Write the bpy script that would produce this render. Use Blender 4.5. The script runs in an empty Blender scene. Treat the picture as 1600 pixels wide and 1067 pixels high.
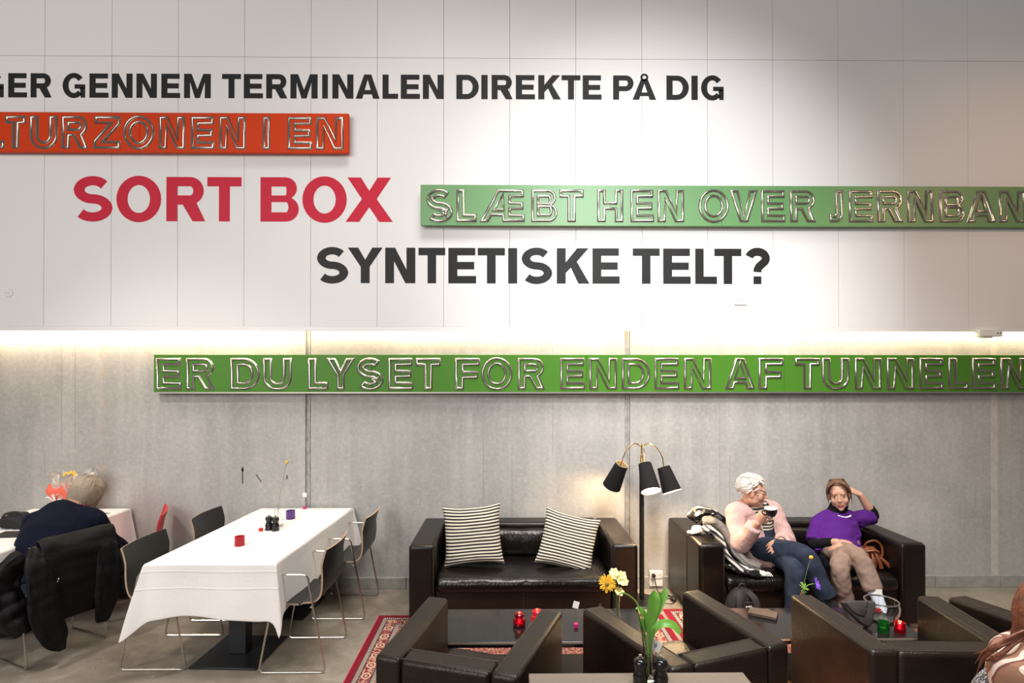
import bpy, bmesh, math, random
from mathutils import Vector, Matrix, noise
from mathutils.geometry import tessellate_polygon

S = bpy.context.scene
COL = S.collection
V = Vector
PI = math.pi

# ------------------------------------------------------------------ camera, world, big lights, exposure
cam_d = bpy.data.cameras.new('camera')
cam_d.sensor_width = 36.0
cam_d.lens = 870.0 / 1600.0 * 36.0
cam_d.shift_y = 51.3 / 1600.0
cam = bpy.data.objects.new('camera', cam_d)
cam.location = (0, -5.05, 1.904)
cam.rotation_euler = (PI / 2 + 0.006, 0, -0.0103)
COL.objects.link(cam)
S.camera = cam

S.view_settings.view_transform = 'Standard'
S.view_settings.look = 'None'
S.view_settings.gamma = 1.0
S.view_settings.exposure = 0.0
S.view_settings.use_curve_mapping = False

world = bpy.data.worlds.new('hall_ambient')
S.world = world
world.use_nodes = True
world.node_tree.nodes['Background'].inputs[0].default_value = (1.0, 0.96, 0.93, 1)
world.node_tree.nodes['Background'].inputs[1].default_value = 0.17


def lamp(name, kind, loc, target, energy, color, size=0.1, sizey=None, angle=None, blend=0.5, spread=None):
    d = bpy.data.lights.new(name, kind)
    d.energy = energy
    d.color = color
    if kind == 'AREA':
        d.shape = 'RECTANGLE' if sizey else 'DISK'
        d.size = size
        if sizey:
            d.size_y = sizey
        if spread:
            d.spread = spread
    else:
        d.shadow_soft_size = size
    if kind == 'SPOT':
        d.spot_size = angle
        d.spot_blend = blend
    o = bpy.data.objects.new(name, d)
    o.location = loc
    if target is not None:
        o.rotation_euler = (V(target) - V(loc)).to_track_quat('-Z', 'Y').to_euler()
    COL.objects.link(o)
    return o


# cool wall-washing theatre spot, clipped on its right by a barn door (built below)
SPOT = V((1.3, -5.6, 5.1))
lamp('wall_spot_light', 'SPOT', SPOT, (1.42, -0.1, 3.0), 930, (0.97, 0.985, 1.0), 0.012, angle=math.radians(47), blend=1.0)
# large soft daylight front behind the camera
lamp('front_daylight', 'AREA', (-4.2, -8.0, 4.0), (-2.2, 0, 1.9), 390, (1.0, 0.965, 0.94), 6.0, 3.0)
# ceiling lights over the seating
lamp('ceiling_light', 'AREA', (0.2, -2.2, 6.6), (0.2, -1.4, 0), 85, (1.0, 0.95, 0.9), 3.0, 1.2, spread=math.radians(95))
# warm spot over the left dining tables
lamp('table_spot_light', 'SPOT', (-3.9, -3.2, 4.9), (-2.75, -0.55, 0.8), 380, (1.0, 0.92, 0.85), 0.25, angle=math.radians(52), blend=0.9)
# orange spot on the far right of the white panels
lamp('warm_spot_light', 'SPOT', (5.6, -3.4, 4.4), (4.5, -0.1, 3.1), 130, (1.0, 0.60, 0.36), 0.3, angle=math.radians(66), blend=1.0)
lamp('lounge_light', 'AREA', (1.5, -3.6, 5.4), (1.8, -1.1, 0.4), 62, (1.0, 0.93, 0.86), 1.2, 0.8, spread=math.radians(70))

# ------------------------------------------------------------------ materials
def mat(name, col, rough=0.6, metal=0.0, spec=0.5, noise_s=None, col2=None, bump=0.0, bump_s=60, stretch=None, coat=0, trans=0, emit=None, estr=0, sheen=0, ior=1.45, detail=4):
    m = bpy.data.materials.new(name)
    m.use_nodes = True
    nt = m.node_tree
    b = nt.nodes['Principled BSDF']
    b.inputs['Base Color'].default_value = (*col, 1)
    b.inputs['Roughness'].default_value = rough
    b.inputs['Metallic'].default_value = metal
    b.inputs['Specular IOR Level'].default_value = spec
    b.inputs['IOR'].default_value = ior
    b.inputs['Coat Weight'].default_value = coat
    b.inputs['Transmission Weight'].default_value = trans
    b.inputs['Sheen Weight'].default_value = sheen
    if emit:
        b.inputs['Emission Color'].default_value = (*emit, 1)
        b.inputs['Emission Strength'].default_value = estr
    tc = None
    def coords():
        t = nt.nodes.new('ShaderNodeTexCoord')
        if stretch:
            mp = nt.nodes.new('ShaderNodeMapping')
            mp.inputs['Scale'].default_value = stretch
            nt.links.new(t.outputs['Object'], mp.inputs['Vector'])
            return mp.outputs['Vector']
        return t.outputs['Object']
    if col2:
        n = nt.nodes.new('ShaderNodeTexNoise')
        n.inputs['Scale'].default_value = noise_s or 5
        n.inputs['Detail'].default_value = detail
        nt.links.new(coords(), n.inputs['Vector'])
        r = nt.nodes.new('ShaderNodeValToRGB')
        r.color_ramp.elements[0].position = 0.35
        r.color_ramp.elements[1].position = 0.65
        r.color_ramp.elements[0].color = (*col, 1)
        r.color_ramp.elements[1].color = (*col2, 1)
        nt.links.new(n.outputs['Fac'], r.inputs['Fac'])
        nt.links.new(r.outputs['Color'], b.inputs['Base Color'])
    if bump:
        n = nt.nodes.new('ShaderNodeTexNoise')
        n.inputs['Scale'].default_value = bump_s
        n.inputs['Detail'].default_value = 3
        nt.links.new(coords(), n.inputs['Vector'])
        bp = nt.nodes.new('ShaderNodeBump')
        bp.inputs['Strength'].default_value = bump
        bp.inputs['Distance'].default_value = 0.01
        nt.links.new(n.outputs['Fac'], bp.inputs['Height'])
        nt.links.new(bp.outputs['Normal'], b.inputs['Normal'])
    return m


class NB:
    """small helper for node graphs"""
    def __init__(s, m):
        s.nt = m.node_tree
        s.b = s.nt.nodes['Principled BSDF']
    def n(s, t, **kw):
        x = s.nt.nodes.new(t)
        for k, v in kw.items():
            setattr(x, k, v)
        return x
    def put(s, sock, v):
        if isinstance(v, (int, float)):
            sock.default_value = v
        elif isinstance(v, tuple):
            sock.default_value = v
        else:
            s.nt.links.new(v, sock)
    def math(s, op, a, b=0.0, c=0.0, clamp=False):
        x = s.n('ShaderNodeMath', operation=op, use_clamp=clamp)
        s.put(x.inputs[0], a); s.put(x.inputs[1], b); s.put(x.inputs[2], c)
        return x.outputs[0]
    def mix(s, f, a, b):
        x = s.n('ShaderNodeMix', data_type='RGBA')
        s.put(x.inputs[0], f)
        s.put(x.inputs[6], (*a, 1) if isinstance(a, tuple) else a)
        s.put(x.inputs[7], (*b, 1) if isinstance(b, tuple) else b)
        return x.outputs[2]
    def coord(s, out='Object', scale=None, loc=None):
        t = s.n('ShaderNodeTexCoord')
        if scale is None and loc is None:
            return t.outputs[out]
        mp = s.n('ShaderNodeMapping')
        mp.inputs['Scale'].default_value = scale or (1, 1, 1)
        mp.inputs['Location'].default_value = loc or (0, 0, 0)
        s.nt.links.new(t.outputs[out], mp.inputs['Vector'])
        return mp.outputs['Vector']
    def noise(s, vec, scale, detail=4, rough=0.55):
        x = s.n('ShaderNodeTexNoise')
        x.inputs['Scale'].default_value = scale
        x.inputs['Detail'].default_value = detail
        x.inputs['Roughness'].default_value = rough
        s.nt.links.new(vec, x.inputs['Vector'])
        return x.outputs['Fac']
    def voro(s, vec, scale):
        x = s.n('ShaderNodeTexVoronoi')
        x.inputs['Scale'].default_value = scale
        s.nt.links.new(vec, x.inputs['Vector'])
        return x
    def step(s, v, lo, hi):
        x = s.n('ShaderNodeMapRange')
        x.inputs[1].default_value = lo; x.inputs[2].default_value = hi
        s.put(x.inputs[0], v)
        return x.outputs[0]
    def xyz(s, vec):
        x = s.n('ShaderNodeSeparateXYZ')
        s.nt.links.new(vec, x.inputs[0])
        return x.outputs
    def base(s, c):
        s.put(s.b.inputs['Base Color'], c)
    def bump(s, h, strength=0.3, dist=0.005):
        x = s.n('ShaderNodeBump')
        x.inputs['Strength'].default_value = strength
        x.inputs['Distance'].default_value = dist
        s.put(x.inputs['Height'], h)
        s.nt.links.new(x.outputs['Normal'], s.b.inputs['Normal'])


def concrete_material():
    m = mat('concrete', (0.5, 0.49, 0.46), 0.75, spec=0.3)
    g = NB(m)
    ob = g.coord()
    big = g.noise(ob, 0.9, 5, 0.6)
    streak = g.noise(g.coord(scale=(5.0, 1, 0.35)), 1.6, 5, 0.6)
    fine = g.noise(ob, 26, 5, 0.7)
    c = g.mix(g.step(big, 0.3, 0.7), (0.305, 0.302, 0.288), (0.475, 0.465, 0.443))
    c = g.mix(g.math('MULTIPLY', g.step(streak, 0.45, 0.8), 0.36), c, (0.62, 0.60, 0.575))
    c = g.mix(g.math('MULTIPLY', g.step(fine, 0.5, 0.75), 0.5), c, (0.60, 0.59, 0.57))
    c = g.mix(g.math('MULTIPLY', g.step(fine, 0.47, 0.3), 0.45), c, (0.30, 0.295, 0.28))
    v = g.voro(ob, 19)
    pit = g.math('MULTIPLY', g.step(v.outputs['Distance'], 0.13, 0.06), g.step(g.noise(ob, 3.0, 2), 0.48, 0.62))
    c = g.mix(g.math('MULTIPLY', pit, 0.55), c, (0.22, 0.21, 0.20))
    # rust streak running down below the light strip, left part of the wall
    x, y, z = g.xyz(ob)
    wob = g.math('MULTIPLY', g.math('SUBTRACT', g.noise(ob, 9, 3), 0.5), 0.12)
    dx = g.math('ABSOLUTE', g.math('ADD', g.math('ADD', x, 3.64), wob))
    rust = g.math('MULTIPLY', g.step(dx, 0.04, 0.0), g.step(g.noise(g.coord(scale=(6, 1, 2)), 4, 4), 0.5, 0.66))
    c = g.mix(g.math('MULTIPLY', rust, 0.55), c, (0.50, 0.30, 0.14))
    g.base(c)
    g.bump(g.math('ADD', g.math('MULTIPLY', fine, 0.6), g.math('MULTIPLY', pit, -0.8)), 0.25, 0.004)
    return m


def floor_material():
    m = mat('polished_concrete', (0.3, 0.27, 0.22), 0.55, spec=0.4)
    g = NB(m)
    ob = g.coord()
    big = g.noise(ob, 1.3, 5, 0.6)
    mid = g.noise(ob, 9, 5, 0.65)
    fine = g.noise(ob, 70, 3, 0.7)
    c = g.mix(g.step(big, 0.3, 0.7), (0.170, 0.138, 0.102), (0.315, 0.275, 0.225))
    c = g.mix(g.math('MULTIPLY', g.step(mid, 0.45, 0.7), 0.5), c, (0.40, 0.36, 0.31))
    c = g.mix(g.math('MULTIPLY', g.step(fine, 0.6, 0.75), 0.5), c, (0.50, 0.47, 0.42))
    v = g.voro(ob, 16)
    c = g.mix(g.math('MULTIPLY', g.step(v.outputs['Distance'], 0.10, 0.04), 0.6), c, (0.62, 0.60, 0.55))
    g.base(c)
    g.put(g.b.inputs['Roughness'], g.step(mid, -0.1, 1.3))
    g.bump(mid, 0.12, 0.004)
    return m


def rug_material(hw, hl):
    """persian rug: plain red edge, dashed guard bands, medallion border, busy field (object coordinates)"""
    m = mat('persian_rug_wool', (0.3, 0.05, 0.05), 0.95, spec=0.1)
    g = NB(m)
    ob = g.coord()
    x, y, z = g.xyz(ob)
    dx = g.math('SUBTRACT', hw, g.math('ABSOLUTE', x))
    dy = g.math('SUBTRACT', hl, g.math('ABSOLUTE', y))
    isx = g.math('LESS_THAN', dx, dy)
    d = g.math('MINIMUM', dx, dy)
    v = g.math('ADD', g.math('MULTIPLY', y, isx), g.math('MULTIPLY', x, g.math('SUBTRACT', 1, isx)))
    def band(a, b):
        return g.math('MULTIPLY', g.math('GREATER_THAN', d, a), g.math('LESS_THAN', d, b))
    n1 = g.noise(ob, 80, 2, 0.5)
    n2 = g.noise(g.coord(loc=(3, 7, 1)), 52, 2, 0.5)
    vo = g.voro(ob, 46)
    red = (0.19, 0.014, 0.025)
    cream = (0.52, 0.43, 0.33)
    navy = (0.03, 0.025, 0.045)
    field = g.mix(g.step(n1, 0.5, 0.53), (0.22, 0.03, 0.032), (0.36, 0.22, 0.15))
    field = g.mix(g.step(n2, 0.58, 0.61), field, (0.07, 0.05, 0.07))
    field = g.mix(g.step(vo.outputs['Distance'], 0.22, 0.18), field, (0.55, 0.30, 0.20))
    c = field
    dash = g.math('GREATER_THAN', g.math('FRACT', g.math('MULTIPLY', v, 62)), 0.50)
    guard = g.mix(dash, navy, cream)
    bordr = g.mix(g.step(n2, 0.5, 0.53), (0.20, 0.035, 0.04), (0.42, 0.24, 0.17))
    fv = g.math('SUBTRACT', g.math('FRACT', g.math('MULTIPLY', v, 7.4)), 0.5)
    du = g.math('DIVIDE', g.math('SUBTRACT', d, 0.119), 0.030)
    dv = g.math('DIVIDE', fv, 0.26)
    r = g.math('SQRT', g.math('ADD', g.math('MULTIPLY', du, du), g.math('MULTIPLY', dv, dv)))
    bordr = g.mix(g.math('LESS_THAN', r, 1.0), bordr, (0.60, 0.42, 0.30))
    bordr = g.mix(g.math('LESS_THAN', r, 0.72), bordr, (0.22, 0.06, 0.05))
    bordr = g.mix(g.math('LESS_THAN', r, 0.3), bordr, cream)
    for a, b, colr in ((0.0, 0.043, red), (0.043, 0.047, navy), (0.047, 0.076, guard), (0.076, 0.083, navy), (0.083, 0.155, bordr), (0.155, 0.162, navy), (0.162, 0.192, guard)):
        c = g.mix(band(a, b), c, colr)
    g.base(c)
    g.bump(n1, 0.5, 0.004)
    return m


M = {}
M['panel'] = mat('white_wall_panel', (0.80, 0.785, 0.78), 0.5, spec=0.3, bump=0.03, bump_s=250)
M['concrete'] = concrete_material()
M['joint'] = mat('joint_mortar', (0.42, 0.41, 0.39), 0.85, noise_s=20, col2=(0.28, 0.275, 0.265))
M['scuff'] = mat('dark_scuff', (0.10, 0.095, 0.09), 0.8)
M['hair_crack'] = mat('formwork_line', (0.30, 0.28, 0.26), 0.85)
M['plaster_strip'] = mat('pale_plaster_strip', (0.56, 0.52, 0.47), 0.8, noise_s=14, col2=(0.46, 0.43, 0.39))
M['floor'] = floor_material()
M['skirting'] = mat('stone_skirting', (0.36, 0.345, 0.315), 0.6, noise_s=18, col2=(0.29, 0.28, 0.255))
M['white_metal'] = mat('white_painted_metal', (0.82, 0.81, 0.79), 0.4)
M['led'] = mat('warm_light_strip', (1, 0.9, 0.75), 0.5, emit=(1.0, 0.80, 0.52), estr=14)
M['orange'] = mat('orange_lacquer', (0.62, 0.046, 0.005), 0.5, spec=0.2)
M['green'] = mat('green_lacquer', (0.066, 0.205, 0.020), 0.42, spec=0.3)
M['green_spotlit'] = mat('spotlit_green_lacquer', (0.120, 0.290, 0.100), 0.42, spec=0.85)  # green lacquer with a raised base colour, standing in for the spot's brightening
M['board_back'] = mat('brushed_aluminium', (0.45, 0.43, 0.38), 0.4, metal=0.9)
M['tube'] = mat('clear_glass_tubing', (0.40, 0.37, 0.33), 0.20, metal=0.9)
M['vinyl_black'] = mat('black_vinyl', (0.018, 0.0182, 0.019), 0.5, spec=0.25)
M['vinyl_red'] = mat('crimson_vinyl', (0.58, 0.022, 0.050), 0.5, spec=0.2)
M['leather'] = mat('black_leather', (0.0042, 0.0030, 0.0025), 0.30, spec=0.42, noise_s=9, col2=(0.0075, 0.0048, 0.0036), bump=0.22, bump_s=130)
M['leather_worn'] = mat('worn_brown_black_leather', (0.0080, 0.0045, 0.0030), 0.36, spec=0.42, noise_s=6, col2=(0.015, 0.0085, 0.0055), bump=0.25, bump_s=110)
M['leather_soft'] = mat('creased_black_leather', (0.0050, 0.0038, 0.0032), 0.24, spec=0.5, bump=0.4, bump_s=26, stretch=(2.6, 1, 1))
M['piping'] = mat('leather_piping', (0.030, 0.018, 0.012), 0.45)
M['dark_foot'] = mat('dark_wood_foot', (0.03, 0.022, 0.017), 0.5)
M['pale_foot'] = mat('pale_plastic_foot', (0.42, 0.38, 0.33), 0.5)
M['chrome'] = mat('satin_chrome', (0.60, 0.56, 0.51), 0.22, metal=1.0)
M['laminate'] = mat('black_laminate', (0.013, 0.0128, 0.013), 0.38, spec=0.5, bump=0.03, bump_s=200)
M['ply_edge'] = mat('beech_plywood_edge', (0.46, 0.33, 0.23), 0.55, noise_s=60, col2=(0.38, 0.27, 0.18))
M['red_shell'] = mat('red_laminate', (0.60, 0.028, 0.035), 0.4)
M['cloth'] = mat('white_linen', (0.86, 0.835, 0.815), 0.85, spec=0.15)


def linen_folds(m):
    g = NB(m)
    ob = g.coord()
    x, y, z = g.xyz(ob)
    w = g.math('MULTIPLY', g.math('SUBTRACT', g.noise(ob, 3, 2), 0.5), 0.02)
    h = g.math('MULTIPLY', g.noise(ob, 7, 3), 0.5)
    front = g.math('LESS_THAN', y, -1.50)
    for axis, at in ((x, -1.865), (z, 0.580), (z, 0.684), (y, -0.75)):
        d = g.math('ABSOLUTE', g.math('ADD', g.math('SUBTRACT', axis, at), w))
        k = g.math('MULTIPLY', g.step(d, 0.008, 0.0), 0.16)
        h = g.math('ADD', h, g.math('MULTIPLY', k, front) if axis is z else k)
    g.bump(h, 0.55, 0.016)

linen_folds(M['cloth'])
M['steel_black'] = mat('black_steel', (0.018, 0.020, 0.023), 0.42)
M['gloss_black'] = mat('black_glass_top', (0.012, 0.011, 0.011), 0.09, spec=0.6)
M['table_brown'] = mat('taupe_table_laminate', (0.20, 0.165, 0.135), 0.45, noise_s=4, col2=(0.18, 0.15, 0.12), stretch=(0.4, 6, 1))
M['edge_lit'] = mat('lit_edge_tone', (0.30, 0.25, 0.21), 0.45, metal=0.2)  # edge strips coloured paler to imitate light along the table edges
M['rim_steel'] = mat('grey_rim', (0.16, 0.155, 0.15), 0.3, metal=0.6)
M['shade'] = mat('black_fabric_shade', (0.013, 0.013, 0.014), 0.85, spec=0.2)
M['shade_in'] = mat('pale_shade_lining', (0.85, 0.70, 0.50), 0.8)
M['bulb'] = mat('glowing_bulb', (1, 0.9, 0.7), 0.4, emit=(1.0, 0.80, 0.50), estr=30)
M['brass'] = mat('polished_brass', (0.72, 0.50, 0.22), 0.22, metal=1.0)
M['lamp_black'] = mat('black_enamel', (0.010, 0.010, 0.010), 0.35)
M['plastic_white'] = mat('white_plastic', (0.80, 0.79, 0.76), 0.35)
M['plastic_black'] = mat('black_plastic', (0.015, 0.015, 0.015), 0.4)
M['red_glass'] = mat('red_glass', (0.62, 0.012, 0.03), 0.08, trans=0.55, spec=0.5)
M['ruby_glass'] = mat('ruby_glass', (0.32, 0.002, 0.014), 0.06, trans=0.7)
M['green_glass'] = mat('green_glass', (0.01, 0.20, 0.02), 0.06, trans=0.7)
M['purple_glass'] = mat('purple_glass', (0.15, 0.055, 0.30), 0.12, trans=0.35)
M['pink_acrylic'] = mat('pink_acrylic', (0.75, 0.03, 0.26), 0.15, trans=0.3)
M['red_acrylic'] = mat('red_acrylic', (0.80, 0.015, 0.02), 0.15, trans=0.25)
M['glass'] = mat('clear_glass', (0.95, 0.97, 0.96), 0.02, trans=1.0, ior=1.35)
M['paper'] = mat('white_card', (0.85, 0.83, 0.80), 0.8)
M['ink'] = mat('black_ink', (0.02, 0.02, 0.02), 0.8)
M['flame'] = mat('candle_flame', (1, 0.8, 0.5), 0.5, emit=(1.0, 0.72, 0.38), estr=26)
M['wax'] = mat('white_wax', (0.85, 0.78, 0.68), 0.5)
M['mill'] = mat('black_lacquered_wood', (0.008, 0.008, 0.008), 0.12, spec=0.6)
M['stem'] = mat('green_stem', (0.16, 0.30, 0.045), 0.5)
M['leaf'] = mat('green_leaf', (0.10, 0.30, 0.035), 0.42, noise_s=20, col2=(0.17, 0.40, 0.06))
M['dry_stem'] = mat('dry_stem', (0.30, 0.27, 0.14), 0.7)
M['yellow'] = mat('yellow_petal', (0.80, 0.50, 0.02), 0.6, noise_s=50, col2=(0.72, 0.36, 0.02))
M['pale_yellow'] = mat('pale_yellow_petal', (0.85, 0.68, 0.16), 0.6, noise_s=40, col2=(0.86, 0.76, 0.42))
M['ochre'] = mat('ochre_flower_heart', (0.34, 0.20, 0.03), 0.8)
M['violet'] = mat('violet_petal', (0.20, 0.07, 0.62), 0.55, noise_s=60, col2=(0.30, 0.14, 0.72))
M['red_stem'] = mat('reddish_stem', (0.42, 0.10, 0.09), 0.55)
M['skin'] = mat('skin', (0.52, 0.275, 0.195), 0.5, spec=0.35, noise_s=14, col2=(0.57, 0.325, 0.235))
M['lips'] = mat('lips', (0.45, 0.15, 0.13), 0.45)
M['eye_white'] = mat('eye_white', (0.70, 0.66, 0.62), 0.3)
M['iris'] = mat('dark_iris', (0.05, 0.035, 0.03), 0.3)
M['brow'] = mat('eyebrow', (0.20, 0.12, 0.08), 0.8)
M['hair_white'] = mat('white_hair', (0.50, 0.455, 0.41), 0.6, noise_s=18, col2=(0.64, 0.60, 0.555), bump=0.5, bump_s=70)
M['hair_brown'] = mat('brown_hair', (0.085, 0.042, 0.022), 0.45, noise_s=30, col2=(0.16, 0.085, 0.042), bump=0.5, bump_s=70)
M['hair_grey'] = mat('greyish_blond_hair', (0.36, 0.29, 0.21), 0.5, noise_s=24, col2=(0.25, 0.20, 0.15), bump=0.5, bump_s=70)
M['hair_auburn'] = mat('auburn_hair', (0.10, 0.028, 0.015), 0.4, noise_s=24, col2=(0.19, 0.06, 0.028), bump=0.5, bump_s=70)
M['pink_knit'] = mat('pink_knit', (0.55, 0.355, 0.335), 0.9, spec=0.15, bump=1.0, bump_s=26, stretch=(3.2, 3.2, 0.35))
M['jeans'] = mat('navy_denim', (0.016, 0.022, 0.040), 0.85, spec=0.2, noise_s=16, col2=(0.026, 0.036, 0.060))
M['sock_black'] = mat('black_sock', (0.012, 0.012, 0.014), 0.9)
M['shoe_black'] = mat('black_shoe_leather', (0.02, 0.018, 0.017), 0.35)
M['purple_knit'] = mat('purple_cotton', (0.078, 0.016, 0.175), 0.9, spec=0.12, bump=0.1, bump_s=90)
M['black_knit'] = mat('black_jersey', (0.008, 0.008, 0.009), 0.9, spec=0.15)
M['khaki'] = mat('taupe_trousers', (0.215, 0.148, 0.120), 0.88, spec=0.15, noise_s=7, col2=(0.245, 0.172, 0.140))
M['sock_pale'] = mat('pale_blue_sock', (0.60, 0.66, 0.78), 0.9)
M['shoe_brown'] = mat('dark_brown_shoe', (0.045, 0.028, 0.02), 0.4)
M['navy_knit'] = mat('navy_wool', (0.0055, 0.0075, 0.018), 0.9, spec=0.12, bump=0.2, bump_s=120)
M['puffer'] = mat('black_quilted_nylon', (0.0055, 0.005, 0.0058), 0.58, spec=0.25, bump=0.5, bump_s=24)
M['zip'] = mat('zip_metal', (0.7, 0.68, 0.64), 0.25, metal=1.0)
M['tan_leather'] = mat('tan_leather', (0.22, 0.062, 0.020), 0.40, noise_s=12, col2=(0.14, 0.036, 0.012), bump=0.3, bump_s=40)
M['brown_leather'] = mat('brown_suede', (0.075, 0.048, 0.036), 0.6, noise_s=14, col2=(0.11, 0.075, 0.055))
M['grey_felt'] = mat('grey_canvas', (0.038, 0.033, 0.032), 0.85, noise_s=30, col2=(0.050, 0.044, 0.042))
M['nylon'] = mat('black_nylon', (0.008, 0.0075, 0.008), 0.7, bump=0.15, bump_s=200)
M['nylon_dark'] = mat('charcoal_webbing', (0.018, 0.0165, 0.0175), 0.8)
M['cream'] = mat('cream_cotton', (0.80, 0.70, 0.48), 0.9, noise_s=16, col2=(0.85, 0.79, 0.66))
M['grey_wool'] = mat('grey_wool', (0.13, 0.12, 0.115), 0.95, noise_s=30, col2=(0.19, 0.175, 0.165), bump=0.4, bump_s=80)
M['coral'] = mat('coral_tissue', (0.85, 0.16, 0.10), 0.6)
M['cellophane'] = mat('clear_cellophane', (0.95, 0.93, 0.92), 0.12, trans=0.75, ior=1.2)
M['white_petal'] = mat('white_petal', (0.85, 0.82, 0.78), 0.6)
M['sage'] = mat('sage_leaf', (0.22, 0.26, 0.13), 0.6)
M['ceramic_white'] = mat('white_ceramic', (0.85, 0.84, 0.82), 0.12)
M['ceramic_black'] = mat('black_ceramic', (0.012, 0.012, 0.013), 0.12)
M['spectacle'] = mat('spectacle_metal', (0.20, 0.16, 0.15), 0.3, metal=0.8)
M['menu_black'] = mat('black_menu_cover', (0.015, 0.014, 0.014), 0.5)
M['juice'] = mat('amber_drink', (0.50, 0.26, 0.08), 0.3)
M['fitting_hole'] = mat('dark_hole', (0.02, 0.018, 0.015), 0.6)
M['lamp_grey'] = mat('grey_fixture', (0.10, 0.10, 0.10), 0.5)


def stripes_material(name, a, b, period, tilt=0.0):
    m = mat(name, a, 0.9, spec=0.15)
    g = NB(m)
    ob = g.coord()
    x, y, z = g.xyz(ob)
    w = g.math('MULTIPLY', g.math('SUBTRACT', g.noise(ob, 7, 2), 0.5), 0.03)
    t = g.math('ADD', g.math('ADD', z, g.math('MULTIPLY', x, tilt)), w)
    f = g.math('FRACT', g.math('DIVIDE', t, period))
    g.base(g.mix(g.math('GREATER_THAN', f, 0.5), a, b))
    return m


def cushion_material():
    """black and cream woven rows broken into little blocks (uv)"""
    m = mat('black_cream_weave', (0.8, 0.75, 0.65), 0.92, spec=0.1)
    g = NB(m)
    u, v, z = g.xyz(g.coord('UV'))
    row = g.math('FRACT', g.math('MULTIPLY', v, 19.0))
    dark = g.math('GREATER_THAN', row, 0.47)
    colf = g.math('FRACT', g.math('MULTIPLY', u, 42.0))
    thick = g.math('LESS_THAN', colf, 0.62)
    gap = g.math('MULTIPLY', g.math('GREATER_THAN', row, 0.52), g.math('LESS_THAN', row, 0.95))
    ink = g.math('MULTIPLY', dark, g.math('MAXIMUM', gap, thick))
    tick = g.math('MULTIPLY', g.math('SUBTRACT', 1, dark), g.math('MULTIPLY', g.math('LESS_THAN', colf, 0.25), g.math('LESS_THAN', row, 0.14)))
    ink = g.math('MAXIMUM', ink, tick)
    g.base(g.mix(ink, (0.70, 0.63, 0.52), (0.018, 0.016, 0.018)))
    g.bump(row, 0.3, 0.004)
    return m


def patch_material(name, a, b, c, scale):
    m = mat(name, a, 0.95, spec=0.1)
    g = NB(m)
    ob = g.coord(scale=(1, 1, 1.4))
    n = g.noise(ob, scale, 1, 0.4)
    k = g.mix(g.math('GREATER_THAN', n, 0.53), a, b)
    g.base(g.mix(g.math('GREATER_THAN', g.noise(g.coord(loc=(5, 2, 1)), scale * 1.3, 1, 0.4), 0.60), k, c))
    return m


def wave_patch(name):
    m = mat(name, (0.6, 0.5, 0.42), 0.9, spec=0.1)
    g = NB(m)
    ob = g.coord()
    n = g.noise(ob, 7.5, 1, 0.3)
    band = g.math('FRACT', g.math('MULTIPLY', n, 5.0))
    k = g.mix(g.math('GREATER_THAN', band, 0.38), (0.27, 0.145, 0.10), (0.64, 0.52, 0.45))
    g.base(g.mix(g.math('GREATER_THAN', band, 0.80), k, (0.17, 0.075, 0.065)))
    return m


M['striped'] = stripes_material('black_cream_stripe', (0.018, 0.018, 0.022), (0.70, 0.66, 0.55), 0.024)
M['striped_wool'] = stripes_material('grey_cream_stripe', (0.05, 0.05, 0.06), (0.58, 0.54, 0.49), 0.045, 0.8)
M['weave'] = cushion_material()
M['patch_wool'] = patch_material('patterned_wool', (0.012, 0.012, 0.014), (0.62, 0.56, 0.47), (0.09, 0.085, 0.085), 11)
M['scarf'] = wave_patch('beige_brown_scarf')
M['melange'] = patch_material('grey_melange_knit', (0.06, 0.06, 0.065), (0.42, 0.42, 0.42), (0.20, 0.20, 0.20), 120)

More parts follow.
